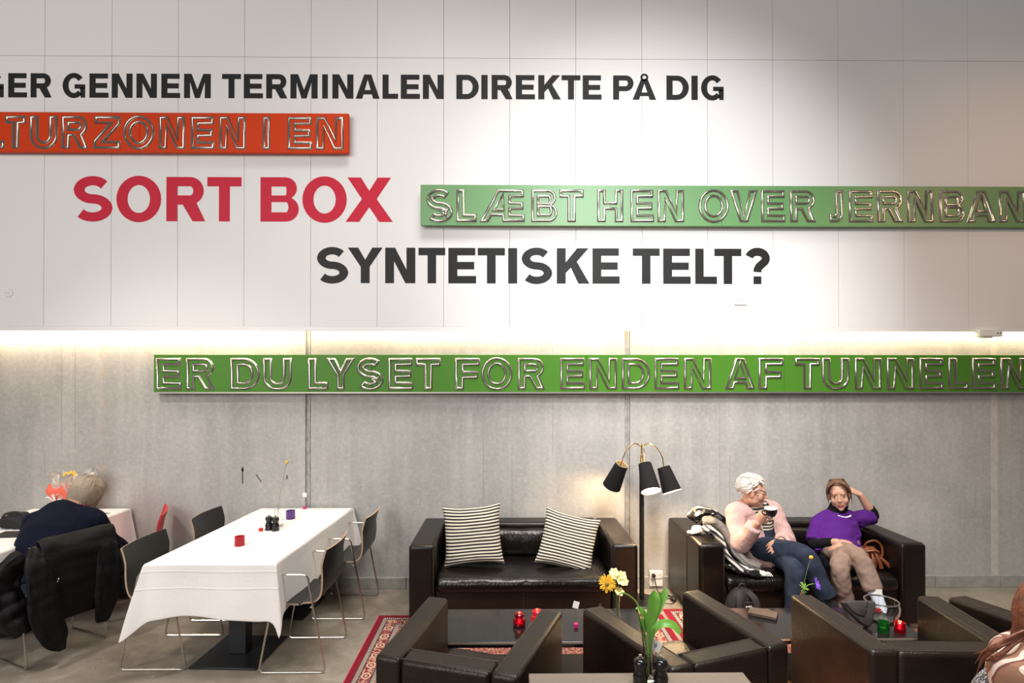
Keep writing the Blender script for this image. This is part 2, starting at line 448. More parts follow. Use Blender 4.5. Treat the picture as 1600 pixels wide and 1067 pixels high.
# ------------------------------------------------------------------ mesh helpers
class MB:
    def __init__(s):
        s.v = []; s.f = []; s.m = []; s.uv = {}
    def add(s, verts, faces, mi=0):
        o = len(s.v)
        s.v += [V(p) for p in verts]
        s.f += [tuple(i + o for i in f) for f in faces]
        s.m += [mi] * len(faces)
        return o
    def box(s, c, d, mi=0, R=None):
        hx, hy, hz = d[0] / 2, d[1] / 2, d[2] / 2
        p = [V((x, y, z)) for x in (-hx, hx) for y in (-hy, hy) for z in (-hz, hz)]
        if R is not None:
            p = [R @ q for q in p]
        s.add([q + V(c) for q in p], [(0, 1, 3, 2), (4, 6, 7, 5), (0, 4, 5, 1), (2, 3, 7, 6), (0, 2, 6, 4), (1, 5, 7, 3)], mi)
    def span(s, x0, x1, y0, y1, z0, z1, mi=0):
        s.box(((x0 + x1) / 2, (y0 + y1) / 2, (z0 + z1) / 2), (abs(x1 - x0), abs(y1 - y0), abs(z1 - z0)), mi)
    def loft(s, rings, caps=True, closed=True, loop=False, mi=0):
        n = len(rings[0]); o = len(s.v); k = len(rings)
        for r in rings:
            s.v += [V(p) for p in r]
        m = n if closed else n - 1
        for i in range(k if loop else k - 1):
            a, b = o + i * n, o + ((i + 1) % k) * n
            for j in range(m):
                j2 = (j + 1) % n
                s.f.append((a + j, a + j2, b + j2, b + j)); s.m.append(mi)
        if caps and not loop and closed:
            s.f.append(tuple(o + j for j in reversed(range(n)))); s.m.append(mi)
            e = o + (k - 1) * n
            s.f.append(tuple(e + j for j in range(n))); s.m.append(mi)
    def tube(s, pts, r, seg=8, loop=False, mi=0, ref=None, flat=None, round_ends=False):
        """pts polyline; r radius or list; flat=(ka,kb) scales the two section axes; ref fixes the first axis"""
        pts = [V(p) for p in pts]
        n = len(pts)
        rr = list(r) if isinstance(r, (list, tuple)) else [r] * n
        rr = [(q, q) if isinstance(q, (int, float)) else q for q in rr]
        if flat:
            rr = [(a * flat[0], b * flat[1]) for a, b in rr]
        tans = []
        for i in range(n):
            if loop:
                t = pts[(i + 1) % n] - pts[i - 1]
            else:
                t = pts[min(i + 1, n - 1)] - pts[max(i - 1, 0)]
            tans.append(t.normalized() if t.length > 1e-9 else V((0, 0, 1)))
        if round_ends and not loop:
            def endr(idx, sgn):
                out = []
                for a in (0.35, 0.7, 0.92):
                    k = math.sqrt(max(0, 1 - a * a))
                    h = (rr[idx][0] + rr[idx][1]) / 2
                    out.append((pts[idx] + tans[idx] * sgn * a * h, (rr[idx][0] * k, rr[idx][1] * k), tans[idx]))
                return out
            st = endr(0, -1)[::-1]; en = endr(-1, 1)
            pts2 = [q[0] for q in st] + pts + [q[0] for q in en]
            rr = [q[1] for q in st] + rr + [q[1] for q in en]
            tans = [q[2] for q in st] + tans + [q[2] for q in en]
            pts = pts2; n = len(pts)
        a = None
        rings = []
        for i in range(n):
            t = tans[i]
            if ref is not None:
                a = V(ref) - t * V(ref).dot(t)
            elif a is None:
                a = V((0, 0, 1)) if abs(t.z) < 0.9 else V((1, 0, 0))
                a = a - t * a.dot(t)
            else:
                a = a - t * a.dot(t)
            if a.length < 1e-6:
                a = t.orthogonal()
            a.normalize()
            b = t.cross(a)
            ra, rb = rr[i]
            rings.append([pts[i] + a * (ra * math.cos(2 * PI * j / seg)) + b * (rb * math.sin(2 * PI * j / seg)) for j in range(seg)])
        s.loft(rings, loop=loop, mi=mi)
    def lathe(s, prof, seg=24, c=(0, 0, 0), axis=None, mi=0):
        """closed profile of (r, z) from bottom to top"""
        R = Matrix.Identity(3)
        if axis is not None:
            R = V((0, 0, 1)).rotation_difference(V(axis).normalized()).to_matrix()
        rings = []
        for r, z in prof:
            r = max(r, 1e-4)
            rings.append([V(c) + R @ V((r * math.cos(2 * PI * j / seg), r * math.sin(2 * PI * j / seg), z)) for j in range(seg)])
        s.loft(rings, mi=mi)
    def ell(s, c, r, R=None, seg=16, rings=10, mi=0):
        prof = []
        for i in range(rings + 1):
            t = PI * i / rings
            prof.append((max(math.sin(t), 1e-3), -math.cos(t)))
        rr = []
        for a, z in prof:
            ring = []
            for j in range(seg):
                p = V((a * math.cos(2 * PI * j / seg) * r[0], a * math.sin(2 * PI * j / seg) * r[1], z * r[2]))
                ring.append(V(c) + (R @ p if R is not None else p))
            rr.append(ring)
        s.loft(rr, mi=mi)
    def fix(s, me):
        bm = bmesh.new(); bm.from_mesh(me)
        bmesh.ops.recalc_face_normals(bm, faces=bm.faces)
        bm.to_mesh(me); bm.free()
    def mesh(s, name, recalc=True):
        me = bpy.data.meshes.new(name)
        me.from_pydata([tuple(p) for p in s.v], [], s.f)
        me.polygons.foreach_set('material_index', s.m)
        if recalc:
            s.fix(me)
        return me
    def build(s, name, m, parent=None, smooth=True, bevel=0.0, seg=2, sub=0, recalc=True, loc=None, solid=0.0):
        me = s.mesh(name, recalc)
        return link(name, me, m, parent, smooth, bevel, seg, sub, loc, solid)


def link(name, me, m, parent=None, smooth=True, bevel=0.0, seg=2, sub=0, loc=None, solid=0.0):
    for k in (m if isinstance(m, (list, tuple)) else [m]):
        me.materials.append(k)
    if smooth:
        me.polygons.foreach_set('use_smooth', [True] * len(me.polygons))
        try:
            me.set_sharp_from_angle(angle=math.radians(42))
        except Exception:
            pass
    o = bpy.data.objects.new(name, me)
    COL.objects.link(o)
    if parent is not None:
        o.parent = parent
    if loc is not None:
        o.location = loc
    if solid:
        md = o.modifiers.new('solid', 'SOLIDIFY'); md.thickness = solid; md.offset = 0
    if bevel:
        md = o.modifiers.new('bevel', 'BEVEL'); md.width = bevel; md.segments = seg; md.limit_method = 'ANGLE'; md.angle_limit = math.radians(40)
        md.harden_normals = False
    if sub:
        md = o.modifiers.new('sub', 'SUBSURF'); md.levels = sub; md.render_levels = sub
    return o


def tag(o, label, cat, group=None):
    o['label'] = label
    o['category'] = cat
    if group:
        o['group'] = group
    return o


def thing(name, label, cat, loc=(0, 0, 0), rz=0.0, group=None):
    o = bpy.data.objects.new(name, None)
    o.empty_display_size = 0.1
    COL.objects.link(o)
    o.location = loc
    o.rotation_euler = (0, 0, rz)
    return tag(o, label, cat, group)


def struct(o):
    o['kind'] = 'structure'
    return o


def dup(root, loc, rz=None, label=None, scale=None):
    r = root.copy(); COL.objects.link(r); r.location = loc
    if rz is not None:
        r.rotation_euler = (0, 0, rz)
    if scale:
        r.scale = (scale,) * 3
    if label:
        r['label'] = label
    for ch in list(root.children):
        c = ch.copy(); COL.objects.link(c); c.parent = r
        for g in list(ch.children):
            d = g.copy(); COL.objects.link(d); d.parent = c
    return r


def spline(pts, k=6):
    """Catmull-Rom through the points"""
    P = [V(p) for p in pts]
    P = [P[0] * 2 - P[1]] + P + [P[-1] * 2 - P[-2]]
    out = []
    for i in range(1, len(P) - 2):
        for j in range(k):
            t = j / k
            a, b, c, d = P[i - 1], P[i], P[i + 1], P[i + 2]
            out.append(0.5 * ((2 * b) + (c - a) * t + (2 * a - 5 * b + 4 * c - d) * t * t + (3 * b - a - 3 * c + d) * t ** 3))
    out.append(P[-2])
    return out


def round_path(pts, r, k=4, loop=False):
    """polyline with rounded corners"""
    P = [V(p) for p in pts]
    n = len(P); out = []
    for i in range(n):
        if not loop and i in (0, n - 1):
            out.append(P[i]); continue
        a, b, c = P[i - 1], P[i], P[(i + 1) % n]
        d1 = (a - b); d2 = (c - b)
        q = min(r, d1.length * 0.45, d2.length * 0.45)
        s, e = b + d1.normalized() * q, b + d2.normalized() * q
        for j in range(k + 1):
            t = j / k
            out.append(s * (1 - t) ** 2 + b * 2 * t * (1 - t) + e * t * t)
    return out


def remeshed(mb, voxel, smooth_it=4, fac=0.5, wrinkle=None):
    """union of all the pieces in mb as one continuous surface"""
    me = mb.mesh('tmp')
    o = bpy.data.objects.new('tmp', me)
    COL.objects.link(o)
    md = o.modifiers.new('r', 'REMESH'); md.mode = 'VOXEL'; md.voxel_size = voxel
    if smooth_it:
        sm = o.modifiers.new('s', 'SMOOTH'); sm.iterations = smooth_it; sm.factor = fac
    dg = bpy.context.evaluated_depsgraph_get()
    dg.update()
    out = bpy.data.meshes.new_from_object(o.evaluated_get(dg))
    bpy.data.objects.remove(o)
    bpy.data.meshes.remove(me)
    if wrinkle:
        amp, sc, st = wrinkle
        ns = [v.normal.copy() for v in out.vertices]
        for v, nn in zip(out.vertices, ns):
            p = V((v.co.x * st[0], v.co.y * st[1], v.co.z * st[2])) * sc
            d = noise.noise(p) + 0.5 * noise.noise(p * 2.1)
            v.co += nn * amp * d
    return out

# ------------------------------------------------------------------ setting
b = MB(); b.span(-7.5, 7.5, -8.5, 0.12, -0.12, 0.0)
struct(b.build('floor', M['floor'], smooth=False))

# lower concrete wall in three slabs with recessed joints
b = MB()
J = (-1.79, 1.10)
edges = [-7.5, J[0] - 0.024, J[0] + 0.024, J[1] - 0.024, J[1] + 0.024, 7.5]
for i in (0, 2, 4):
    b.span(edges[i], edges[i + 1], 0.0, 0.2, -0.05, 2.36)
b.span(-7.5, 7.5, 0.2, 0.25, -0.05, 5.6)
for j in J:
    b.span(j - 0.024, j + 0.024, 0.018, 0.2, -0.05, 2.36, 1)
    b.span(j + 0.004, j + 0.017, 0.004, 0.2, -0.05, 2.36, 1)
b.span(4.43, 4.49, -0.003, 0.1, 0.1, 2.3, 3)
# scuffs and form lines in the concrete
for x0, x1, z0, z1 in ((-2.383, -2.371, 0.95, 1.10), (-2.388, -2.366, 1.06, 1.085), (-1.985, -1.972, 0.99, 1.025)):
    b.span(x0, x1, -0.0012, 0.05, z0, z1, 2)
b.add([(-2.26, -0.0012, 1.03), (-2.25, -0.0012, 1.035), (-2.205, -0.0012, 0.965), (-2.212, -0.0012, 0.96)], [(0, 1, 2, 3)], 2)
for x, z0, z1 in ((-4.0, 1.3, 2.28), (-3.88, 1.28, 2.2), (-4.15, 1.05, 1.25), (-0.21, 0.1, 1.75), (0.05, 0.4, 1.3), (1.94, 0.3, 1.75), (2.03, 0.6, 1.2), (1.96, 1.78, 2.3), (0.42, 1.2, 2.3)):
    b.span(x, x + 0.004, -0.0008, 0.05, z0, z1, 4)
struct(b.build('wall_back', [M['concrete'], M['joint'], M['scuff'], M['plaster_strip'], M['hair_crack']], smooth=False))

# upper white panel cladding, standing 10 cm proud of the concrete
b = MB()
xs = [-4.081 - 0.586 * k for k in range(5, 0, -1)] + [-4.081, -3.492, -2.908, -2.323, -1.735, -1.147, -0.557, 0.032, 0.621, 1.212, 1.80, 2.387, 2.976, 3.566, 4.149] + [4.149 + 0.587 * k for k in range(1, 6)]
for a, c in zip(xs[:-1], xs[1:]):
    for z0, z1 in ((2.356, 4.751), (4.751, 5.62)):
        b.span(a + 0.0016, c - 0.0016, -0.10, -0.075, z0 + 0.0016, z1 - 0.0016)
b.span(-7.0, 7.05, -0.082, 0.2, 2.36, 5.62)
struct(b.build('wall_upper', M['panel'], smooth=False))

# white light channel under the panels and the warm strip behind it
b = MB(); b.span(-7.0, 7.05, -0.10, -0.086, 2.318, 2.357); b.span(-7.0, 7.05, -0.086, -0.03, 2.345, 2.357)
struct(b.build('trim_1', M['white_metal'], smooth=False))
b = MB()
for x0, x1 in ((-7.0, -1.82), (-1.76, 1.07), (1.13, 7.0)):
    b.span(x0, x1, -0.078, -0.05, 2.333, 2.344)
struct(b.build('trim_2', M['led'], smooth=False))
for x0, x1, e in ((-6.5, -1.82, 24), (-1.76, 1.07, 6.5), (1.13, 6.5, 13.5)):
    lamp('cove_light', 'AREA', ((x0 + x1) / 2, -0.066, 2.325), ((x0 + x1) / 2, 0.006, 2.19), e, (1.0, 0.75, 0.46), x1 - x0, 0.02)

b = MB()
x = -7.5
while x < 7.5:
    b.span(x + 0.002, x + 0.596, -0.022, 0.01, 0.0, 0.104)
    x += 0.6
struct(b.build('baseboard_back', M['skirting'], smooth=False, bevel=0.003, seg=1))

# ------------------------------------------------------------------ letter outlines (cap height 1)
def arc(cx, cy, rx, ry, a0, a1, n=12):
    return [(cx + rx * math.cos(math.radians(a0 + (a1 - a0) * i / n)), cy + ry * math.sin(math.radians(a0 + (a1 - a0) * i / n))) for i in range(n + 1)]


def ribbon(cl, th):
    """outline of a stroke following the centre line; th(i, direction) full thickness"""
    L, R = [], []
    n = len(cl)
    for i in range(n):
        p0, p1 = cl[max(i - 1, 0)], cl[min(i + 1, n - 1)]
        dx, dy = p1[0] - p0[0], p1[1] - p0[1]
        q = math.hypot(dx, dy) or 1
        dx, dy = dx / q, dy / q
        t = th(abs(dx)) / 2
        L.append((cl[i][0] - dy * t, cl[i][1] + dx * t)); R.append((cl[i][0] + dy * t, cl[i][1] - dx * t))
    return L + R[::-1]


def glyph(ch, s=0.25, h=0.21):
    """list of shapes; a shape is [outer, hole, ...]; second value is the natural width"""
    H = h / 2
    tk = lambda ax: s * (1 - ax) + h * ax
    if ch == 'E':
        w = 0.77
        return [[[(0, 0), (w, 0), (w, h), (s, h), (s, .5 - H), (w * .93, .5 - H), (w * .93, .5 + H), (s, .5 + H), (s, 1 - h), (w * .97, 1 - h), (w * .97, 1), (0, 1)]]], w
    if ch == 'F':
        w = 0.74
        return [[[(0, 0), (s, 0), (s, .47 - H), (w * .93, .47 - H), (w * .93, .47 + H), (s, .47 + H), (s, 1 - h), (w, 1 - h), (w, 1), (0, 1)]]], w
    if ch == 'L':
        w = 0.64
        return [[[(0, 0), (w, 0), (w, h), (s, h), (s, 1), (0, 1)]]], w
    if ch == 'T':
        w = 0.78; a, c = w / 2 - s / 2, w / 2 + s / 2
        return [[[(a, 0), (c, 0), (c, 1 - h), (w, 1 - h), (w, 1), (0, 1), (0, 1 - h), (a, 1 - h)]]], w
    if ch == 'I':
        return [[[(0, 0), (s, 0), (s, 1), (0, 1)]]], s
    if ch == 'H':
        w = 0.82
        return [[[(0, 0), (s, 0), (s, .5 - H), (w - s, .5 - H), (w - s, 0), (w, 0), (w, 1), (w - s, 1), (w - s, .5 + H), (s, .5 + H), (s, 1), (0, 1)]]], w
    if ch == 'N':
        w = 0.85
        return [[[(0, 0), (s, 0), (s, .62), (w - s * 1.12, 0), (w, 0), (w, 1), (w - s, 1), (w - s, .38), (s * 1.12, 1), (0, 1)]]], w
    if ch == 'M':
        w = 1.11
        return [[[(0, 0), (s, 0), (s, .66), (w / 2 - .10, 0), (w / 2 + .10, 0), (w - s, .66), (w - s, 0), (w, 0), (w, 1), (w - s * 1.25, 1), (w / 2, .36), (s * 1.25, 1), (0, 1)]]], w
    if ch in 'AÅ':
        w = 0.98; k = s * 1.08
        inx = lambda z: k + (w / 2 - k) * z / 0.80
        b0, b1 = .18, .18 + h * .85
        sh = [[(0, 0), (k, 0), (inx(b0), b0), (w - inx(b0), b0), (w - k, 0), (w, 0), (w / 2 + .145, 1), (w / 2 - .145, 1)], [(inx(b1), b1), (w / 2, .79), (w - inx(b1), b1)]]
        if ch == 'A':
            return [sh], w
        sc = [[(x, y * .84) for x, y in lp] for lp in sh]
        return [sc, [arc(w / 2, .925, .165, .155, 0, 360, 20)[:-1], arc(w / 2, .925, .075, .07, 0, -360, 16)[:-1]]], w
    if ch == 'V':
        w = 0.94
        return [[[(w / 2 - .14, 0), (w / 2 + .14, 0), (w, 1), (w - s * 1.1, 1), (w / 2, .26), (s * 1.1, 1), (0, 1)]]], w
    if ch == 'X':
        w = 1.06
        return [[[(0, 0), (s * 1.22, 0), (w / 2, .33), (w - s * 1.22, 0), (w, 0), (w / 2 + .165, .515), (w * .96, 1), (w * .96 - s * 1.2, 1), (w / 2, .70), (w * .04 + s * 1.2, 1), (w * .04, 1), (w / 2 - .165, .515)]]], w
    if ch == 'Y':
        w = 0.97
        return [[[(w / 2 - s / 2, 0), (w / 2 + s / 2, 0), (w / 2 + s / 2, .46), (w, 1), (w - s * 1.15, 1), (w / 2, .66), (s * 1.15, 1), (0, 1), (w / 2 - s / 2, .46)]]], w
    if ch == 'K':
        w = 0.92
        return [[[(0, 0), (s, 0), (s, .30), (.43 * w, .45), (w - s * 1.25, 0), (w, 0), (.61 * w, .62), (w * .97, 1), (w * .97 - s * 1.28, 1), (s, .60), (s, 1), (0, 1)]]], w
    if ch == 'Z':
        w = 0.82
        return [[[(0, 0), (w, 0), (w, h), (s * 1.35, h), (w, 1 - h), (w, 1), (.03, 1), (.03, 1 - h), (w - s * 1.35, 1 - h), (0, h)]]], w
    if ch == 'D':
        w = 0.91; r = .48
        return [[[(0, 0)] + arc(w - r, .5, r, .5, -90, 90, 16) + [(0, 1)], [(s, h), (s, 1 - h)] + arc(w - r, .5, r - s, .5 - h, 90, -90, 14)]], w
    if ch == 'P':
        w = 0.85; r = .32
        return [[[(0, 0), (s, 0), (s, .35)] + arc(w - r, .675, r, .325, -90, 90, 14) + [(0, 1)], [(s, .35 + h), (s, 1 - h)] + arc(w - r, .675, r - s * .95, .325 - h, 90, -90, 12)]], w
    if ch == 'R':
        w = 0.88; bw = w * .96; r = .31
        return [[[(0, 0), (s, 0), (s, .375), (.42 * w, .375), (w - s * 1.15, 0), (w, 0)] + arc(bw - r, .69, r, .31, -62, 90, 13) + [(0, 1)], [(s, .375 + h), (s, 1 - h)] + arc(bw - r, .687, r - s * .95, .312 - h, 90, -90, 12)]], w
    if ch == 'B':
        w = 0.87; r1, r2 = .29, .26; w2 = .95 * w
        return [[[(0, 0)] + arc(w - r1, .28, r1, .28, -90, 58, 10) + arc(w2 - r2, .75, r2, .25, -58, 90, 10) + [(0, 1)],
                 [(s, h), (s, .44)] + arc(w - r1, (h + .44) / 2, r1 - s * .95, (.44 - h) / 2, 90, -90, 8),
                 [(s, .59), (s, 1 - h)] + arc(w2 - r2, (.59 + 1 - h) / 2, r2 - s * .95, (1 - h - .59) / 2, 90, -90, 8)]], w
    if ch == 'O':
        w = 1.0
        return [[arc(w / 2, .5, w / 2, .525, 0, 360, 36)[:-1], arc(w / 2, .5, w / 2 - s, .525 - h, 0, -360, 32)[:-1]]], w
    if ch == 'U':
        w = 0.86
        return [[[(0, 1)] + arc(w / 2, .38, w / 2, .40, 180, 360, 16) + [(w, 1), (w - s, 1)] + arc(w / 2, .38, w / 2 - s, .40 - h, 360, 180, 14) + [(s, 1)]]], w
    if ch == 'J':
        w = 0.46
        return [[[(0, 0)] + arc(w - .26, .26, .26, .26, -90, 0, 8) + [(w, 1), (w - s, 1)] + [(w - s, .27), (w - s - .02, .23), (w - s - .06, h)] + [(0, h)]]], w
    if ch == 'S':
        w = 0.89
        t, bt = 1.015 - H, -.015 + H
        ry = (t - bt) / 4
        rx = w / 2 - s / 2
        cl = arc(w / 2, t - ry, rx * .93, ry, 32, 270, 18)[:-1] + arc(w / 2, bt + ry, rx, ry, 90, -146, 18)
        return [[ribbon(cl, tk)]], w
    if ch == 'G':
        w = 0.94
        cl = arc(w / 2, .5, w / 2 - s / 2, .52 - H, 38, 318, 26)
        return [[ribbon(cl, tk)], [[(w * .53, .37), (w, .37), (w, .55), (w * .53, .55)]], [[(w - s * .72, 0.0), (w, 0.0), (w, .42), (w - s * .9, .42)]]], w
    if ch == '?':
        w = 0.73
        cl = arc(w / 2, .725, w / 2 - s / 2, .295 - H, 165, -25, 16) + [(w * .70, .58), (w * .56, .49), (w * .51, .42), (w * .5, .34)]
        return [[ribbon(cl, lambda a: s * .92 + 0 * a)], [[(w * .5 - s * .45, 0), (w * .5 + s * .45, 0), (w * .5 + s * .45, .22), (w * .5 - s * .45, .22)]]], w
    if ch == 'Æ':
        w = 1.37; x0 = .50 * w; k = s * 1.02
        ix = lambda z: k + .40 * w * z
        b1 = .18 + h * .9; zc = (x0 - k) / (.40 * w)
        return [[[(0, 0), (k, 0), (ix(.18), .18), (x0, .18), (x0, 0), (w, 0), (w, h), (x0 + s, h), (x0 + s, .5 - H), (w * .97, .5 - H), (w * .97, .5 + H), (x0 + s, .5 + H), (x0 + s, 1 - h), (w * .98, 1 - h), (w * .98, 1), (.40 * w, 1)],
                 [(ix(b1), b1), (x0, zc), (x0, b1)]]], w
    if ch == '9':
        return [[arc(.35, .68, .35, .34, 0, 360, 20)[:-1], arc(.35, .68, .20, .20, 0, -360, 16)[:-1]], [[(.55, .68), (.70, .68), (.42, 0), (.24, 0)]]], .7
    raise ValueError(ch)


def area2(lp):
    return sum(lp[i - 1][0] * lp[i][1] - lp[i][0] * lp[i - 1][1] for i in range(len(lp)))


def inset(lp, d):
    """mitred offset to the left of travel by d"""
    out = []
    n = len(lp)
    for i in range(n):
        p, a, c = V(lp[i]), V(lp[i - 1]), V(lp[(i + 1) % n])
        e1, e2 = (p - a), (c - p)
        if e1.length < 1e-7 or e2.length < 1e-7:
            out.append(None); continue
        e1.normalize(); e2.normalize()
        n1, n2 = V((-e1.y, e1.x)), V((-e2.y, e2.x))
        m = n1 + n2
        if m.length < 1e-4:
            out.append(p + n1 * d); continue
        m.normalize()
        k = d / max(m.dot(n1), 0.45)
        out.append(p + m * k)
    for i in range(n):
        if out[i] is None:
            out[i] = out[i - 1] if out[i - 1] is not None else V(lp[i])
    return out


def flat_letter(b, ch, x0, x1, z0, z1, y):
    shapes, w = glyph(ch)
    kx, kz = (x1 - x0) / w, z1 - z0
    for sh in shapes:
        loops = [[V((x0 + p[0] * kx, y, z0 + p[1] * kz)) for p in lp] for lp in sh]
        tris = tessellate_polygon(loops)
        b.add([p for lp in loops for p in lp], tris)


def outline_letter(b, ch, x0, x1, z0, z1, y, wd=0.025, ht=0.013):
    """glass-tube outline: a ridged band just inside the letter's contour"""
    shapes, w = glyph(ch, 0.27, 0.25)
    kx, kz = (x1 - x0) / w, z1 - z0
    for sh in shapes:
        for i, lp in enumerate(sh):
            lp = [(x0 + p[0] * kx, z0 + p[1] * kz) for p in lp]
            a = area2(lp)
            if (a < 0) == (i == 0):
                lp = lp[::-1]          # outer loops run counter-clockwise, holes clockwise: solid on the left
            rows = [(inset(lp, wd * q), hh) for q, hh in ((0, 0), (0.22, 0.8), (0.5, 1.0), (0.78, 0.8), (1.0, 0))]
            n = len(lp); o = len(b.v)
            for pts, hh in rows:
                b.v += [V((p[0], y - ht * hh, p[1])) for p in pts]
            for r in range(len(rows) - 1):
                for j in range(n):
                    j2 = (j + 1) % n
                    b.f.append((o + r * n + j, o + r * n + j2, o + (r + 1) * n + j2, o + (r + 1) * n + j)); b.m.append(0)


def text_line(name, label, cat, chars, spans, zb, zt, material, y, outline=False, root=None):
    x_first, x_last = spans[0], spans[-1]
    if root is None:
        root = thing(name, label, cat, (x_first, y, zb[0]))
    L = root.location
    for i, ch in enumerate(chars):
        x0, x1 = spans[2 * i], spans[2 * i + 1]
        t = ((x0 + x1) / 2 - x_first) / (x_last - x_first)
        z0 = zb[0] + (zb[1] - zb[0]) * t; z1 = zt[0] + (zt[1] - zt[0]) * t
        b = MB()
        if outline:
            outline_letter(b, ch, x0 - L.x, x1 - L.x, z0 - L.z, z1 - L.z, y - L.y)
            b.build('letter', material, root, smooth=True)
        else:
            flat_letter(b, ch, x0 - L.x, x1 - L.x, z0 - L.z, z1 - L.z, 0)
            b.build('letter', material, root, smooth=False)
    return root

L1 = [-4.635,-4.439,-4.400,-4.235,-4.204,-4.019,-3.924,-3.725,-3.688,-3.520,-3.492,-3.309,-3.275,-3.095,-3.056,-2.890,-2.856,-2.620,-2.521,-2.354,-2.329,-2.160,-2.131,-1.945,-1.917,-1.676,-1.636,-1.585,-1.546,-1.359,-1.339,-1.126,-1.101,-0.962,-0.939,-0.769,-0.743,-0.558,-0.445,-0.245,-0.223,-0.166,-0.131,0.057,0.085,0.256,0.285,0.488,0.493,0.662,0.682,0.851,0.954,1.137,1.128,1.340,1.432,1.633,1.656,1.713,1.742,1.946]
L2 = [-3.832,-3.479,-3.447,-3.053,-3.008,-2.665,-2.648,-2.346,-2.179,-1.840,-1.809,-1.416,-1.427,-1.007]
L3 = [-1.687,-1.401,-1.406,-1.098,-1.075,-0.808,-0.780,-0.543,-0.515,-0.268,-0.254,-0.012,0.017,0.097,0.129,0.410,0.450,0.742,0.768,1.011,1.128,1.369,1.400,1.647,1.687,1.882,1.859,2.101,2.130,2.360]
BO = [-4.801,-4.586,-4.548,-4.366,-4.360,-4.183,-4.150,-3.907,-3.874,-3.642,-3.598,-3.365,-3.343,-3.071,-3.032,-2.805,-2.755,-2.549,-2.510,-2.277,-2.132,-2.065,-1.915,-1.697,-1.669,-1.423]
B1 = [-0.707,-0.466,-0.438,-0.259,-0.236,0.163,0.219,0.450,0.467,0.681,0.799,1.030,1.092,1.301,1.330,1.567,1.692,1.963,1.969,2.219,2.247,2.463,2.502,2.735,2.855,2.974,3.025,3.242,3.276,3.510,3.544,3.778,3.829,4.058,4.069,4.338,4.361,4.602,4.642,4.854]
B2 = [-3.111,-2.885,-2.845,-2.590,-2.454,-2.193,-2.164,-1.908,-1.766,-1.584,-1.606,-1.344,-1.339,-1.093,-1.053,-0.830,-0.808,-0.585,-0.459,-0.235,-0.224,0.057,0.103,0.350,0.482,0.706,0.741,0.994,1.034,1.293,1.328,1.553,1.593,1.842,1.963,2.235,2.264,2.490,2.594,2.820,2.838,3.087,3.134,3.378,3.425,3.675,3.721,3.943,3.984,4.170,4.199,4.421,4.456,4.708]
text_line('wall_lettering', 'black vinyl wall lettering GER GENNEM TERMINALEN DIREKTE PÅ DIG, topmost line', 'wall lettering', 'GERGENNEMTERMINALENDIREKTEPÅDIG', L1, (4.379, 4.388), (4.594, 4.606), M['vinyl_black'], -0.1012)
text_line('wall_lettering', 'large crimson vinyl wall lettering SORT BOX under the orange board', 'wall lettering', 'SORTBOX', L2, (3.288, 3.287), (3.680, 3.682), M['vinyl_red'], -0.1012)
text_line('wall_lettering', 'large dark grey vinyl wall lettering SYNTETISKE TELT? under the spotlit green board', 'wall lettering', 'SYNTETISKETELT?', L3, (2.743, 2.740), (3.059, 3.056), M['vinyl_black'], -0.1012)


def sign_board(label, x0, x1, z0, z1, yf, yb, m, chars, spans, zb, zt, seams, lip):
    r = thing('sign_board', label, 'sign', (x0, yb, z0), 0, 'neon letter boards')
    cuts = [x0] + seams + [x1]
    b = MB()
    for a, c in zip(cuts[:-1], cuts[1:]):
        b.span(a - x0 + 0.0006, c - x0 - 0.0006, yf - yb, yf - yb + 0.03, 0, z1 - z0)
    b.build('panel', m, r, smooth=False, bevel=0.003, seg=1)
    b = MB(); b.span(0.03, x1 - x0 - 0.03, yf - yb + 0.03, 0, 0.05, z1 - z0 - 0.05)
    b.build('mounting_rail', M['board_back'], r, smooth=False)
    if lip:
        b = MB(); b.span(0, x1 - x0, yf - yb - 0.012, yf - yb + 0.02, -0.012, 0.001)
        b.build('bottom_edge', M['board_back'], r, smooth=False)
    text_line('', '', '', chars, spans, zb, zt, M['tube'], yf, True, r)
    return r

sign_board('orange sign board with glass tube letters LTURZONEN I EN', -5.3, -1.380, 3.870, 4.219, -0.17, -0.10, M['orange'], 'ULTURZONENIEN', BO, (3.898, 3.900), (4.186, 4.188), [-3.2], False)
sign_board('spotlit green sign board with glass tube letters SLÆBT HEN OVER JERNBAN on white panels', -0.752, 5.2, 3.238, 3.597, -0.17, -0.10, M['green_spotlit'], 'SLÆBTHENOVERJERNBANE', B1, (3.268, 3.277), (3.556, 3.562), [1.9, 3.9], False)
sign_board('long grass green sign board ER DU LYSET FOR ENDEN AF TUNNELEN on concrete', -3.134, 5.2, 1.776, 2.110, -0.07, 0.0, M['green'], 'ERDULYSETFORENDENAFTUNNELEN', B2, (1.796, 1.798), (2.081, 2.083), [-1.2, 0.72, 2.50], True)

# theatre spot fixture behind the camera whose barn door clips the right side of the pool
t = thing('theatre_spotlight', 'black theatre spotlight with barn door hanging behind the viewer', 'spotlight', tuple(SPOT))
b = MB(); b.lathe([(0, -0.42), (0.09, -0.42), (0.10, -0.36), (0.10, -0.03), (0.095, -0.03), (0.095, -0.34), (0, -0.36)], 24, (0, 0, 0), (0.0, 5.5, -2.15)); b.build('housing', M['lamp_grey'], t)
b = MB(); b.span(0.163, 0.45, 0.383, 0.387, -0.60, 0.30); b.build('barn_door', M['lamp_grey'], t, smooth=False)
b = MB(); b.tube([(0, -0.15, 0.08), (0, -0.15, 0.5)], 0.02, 8); b.build('hanging_arm', M['lamp_grey'], t)

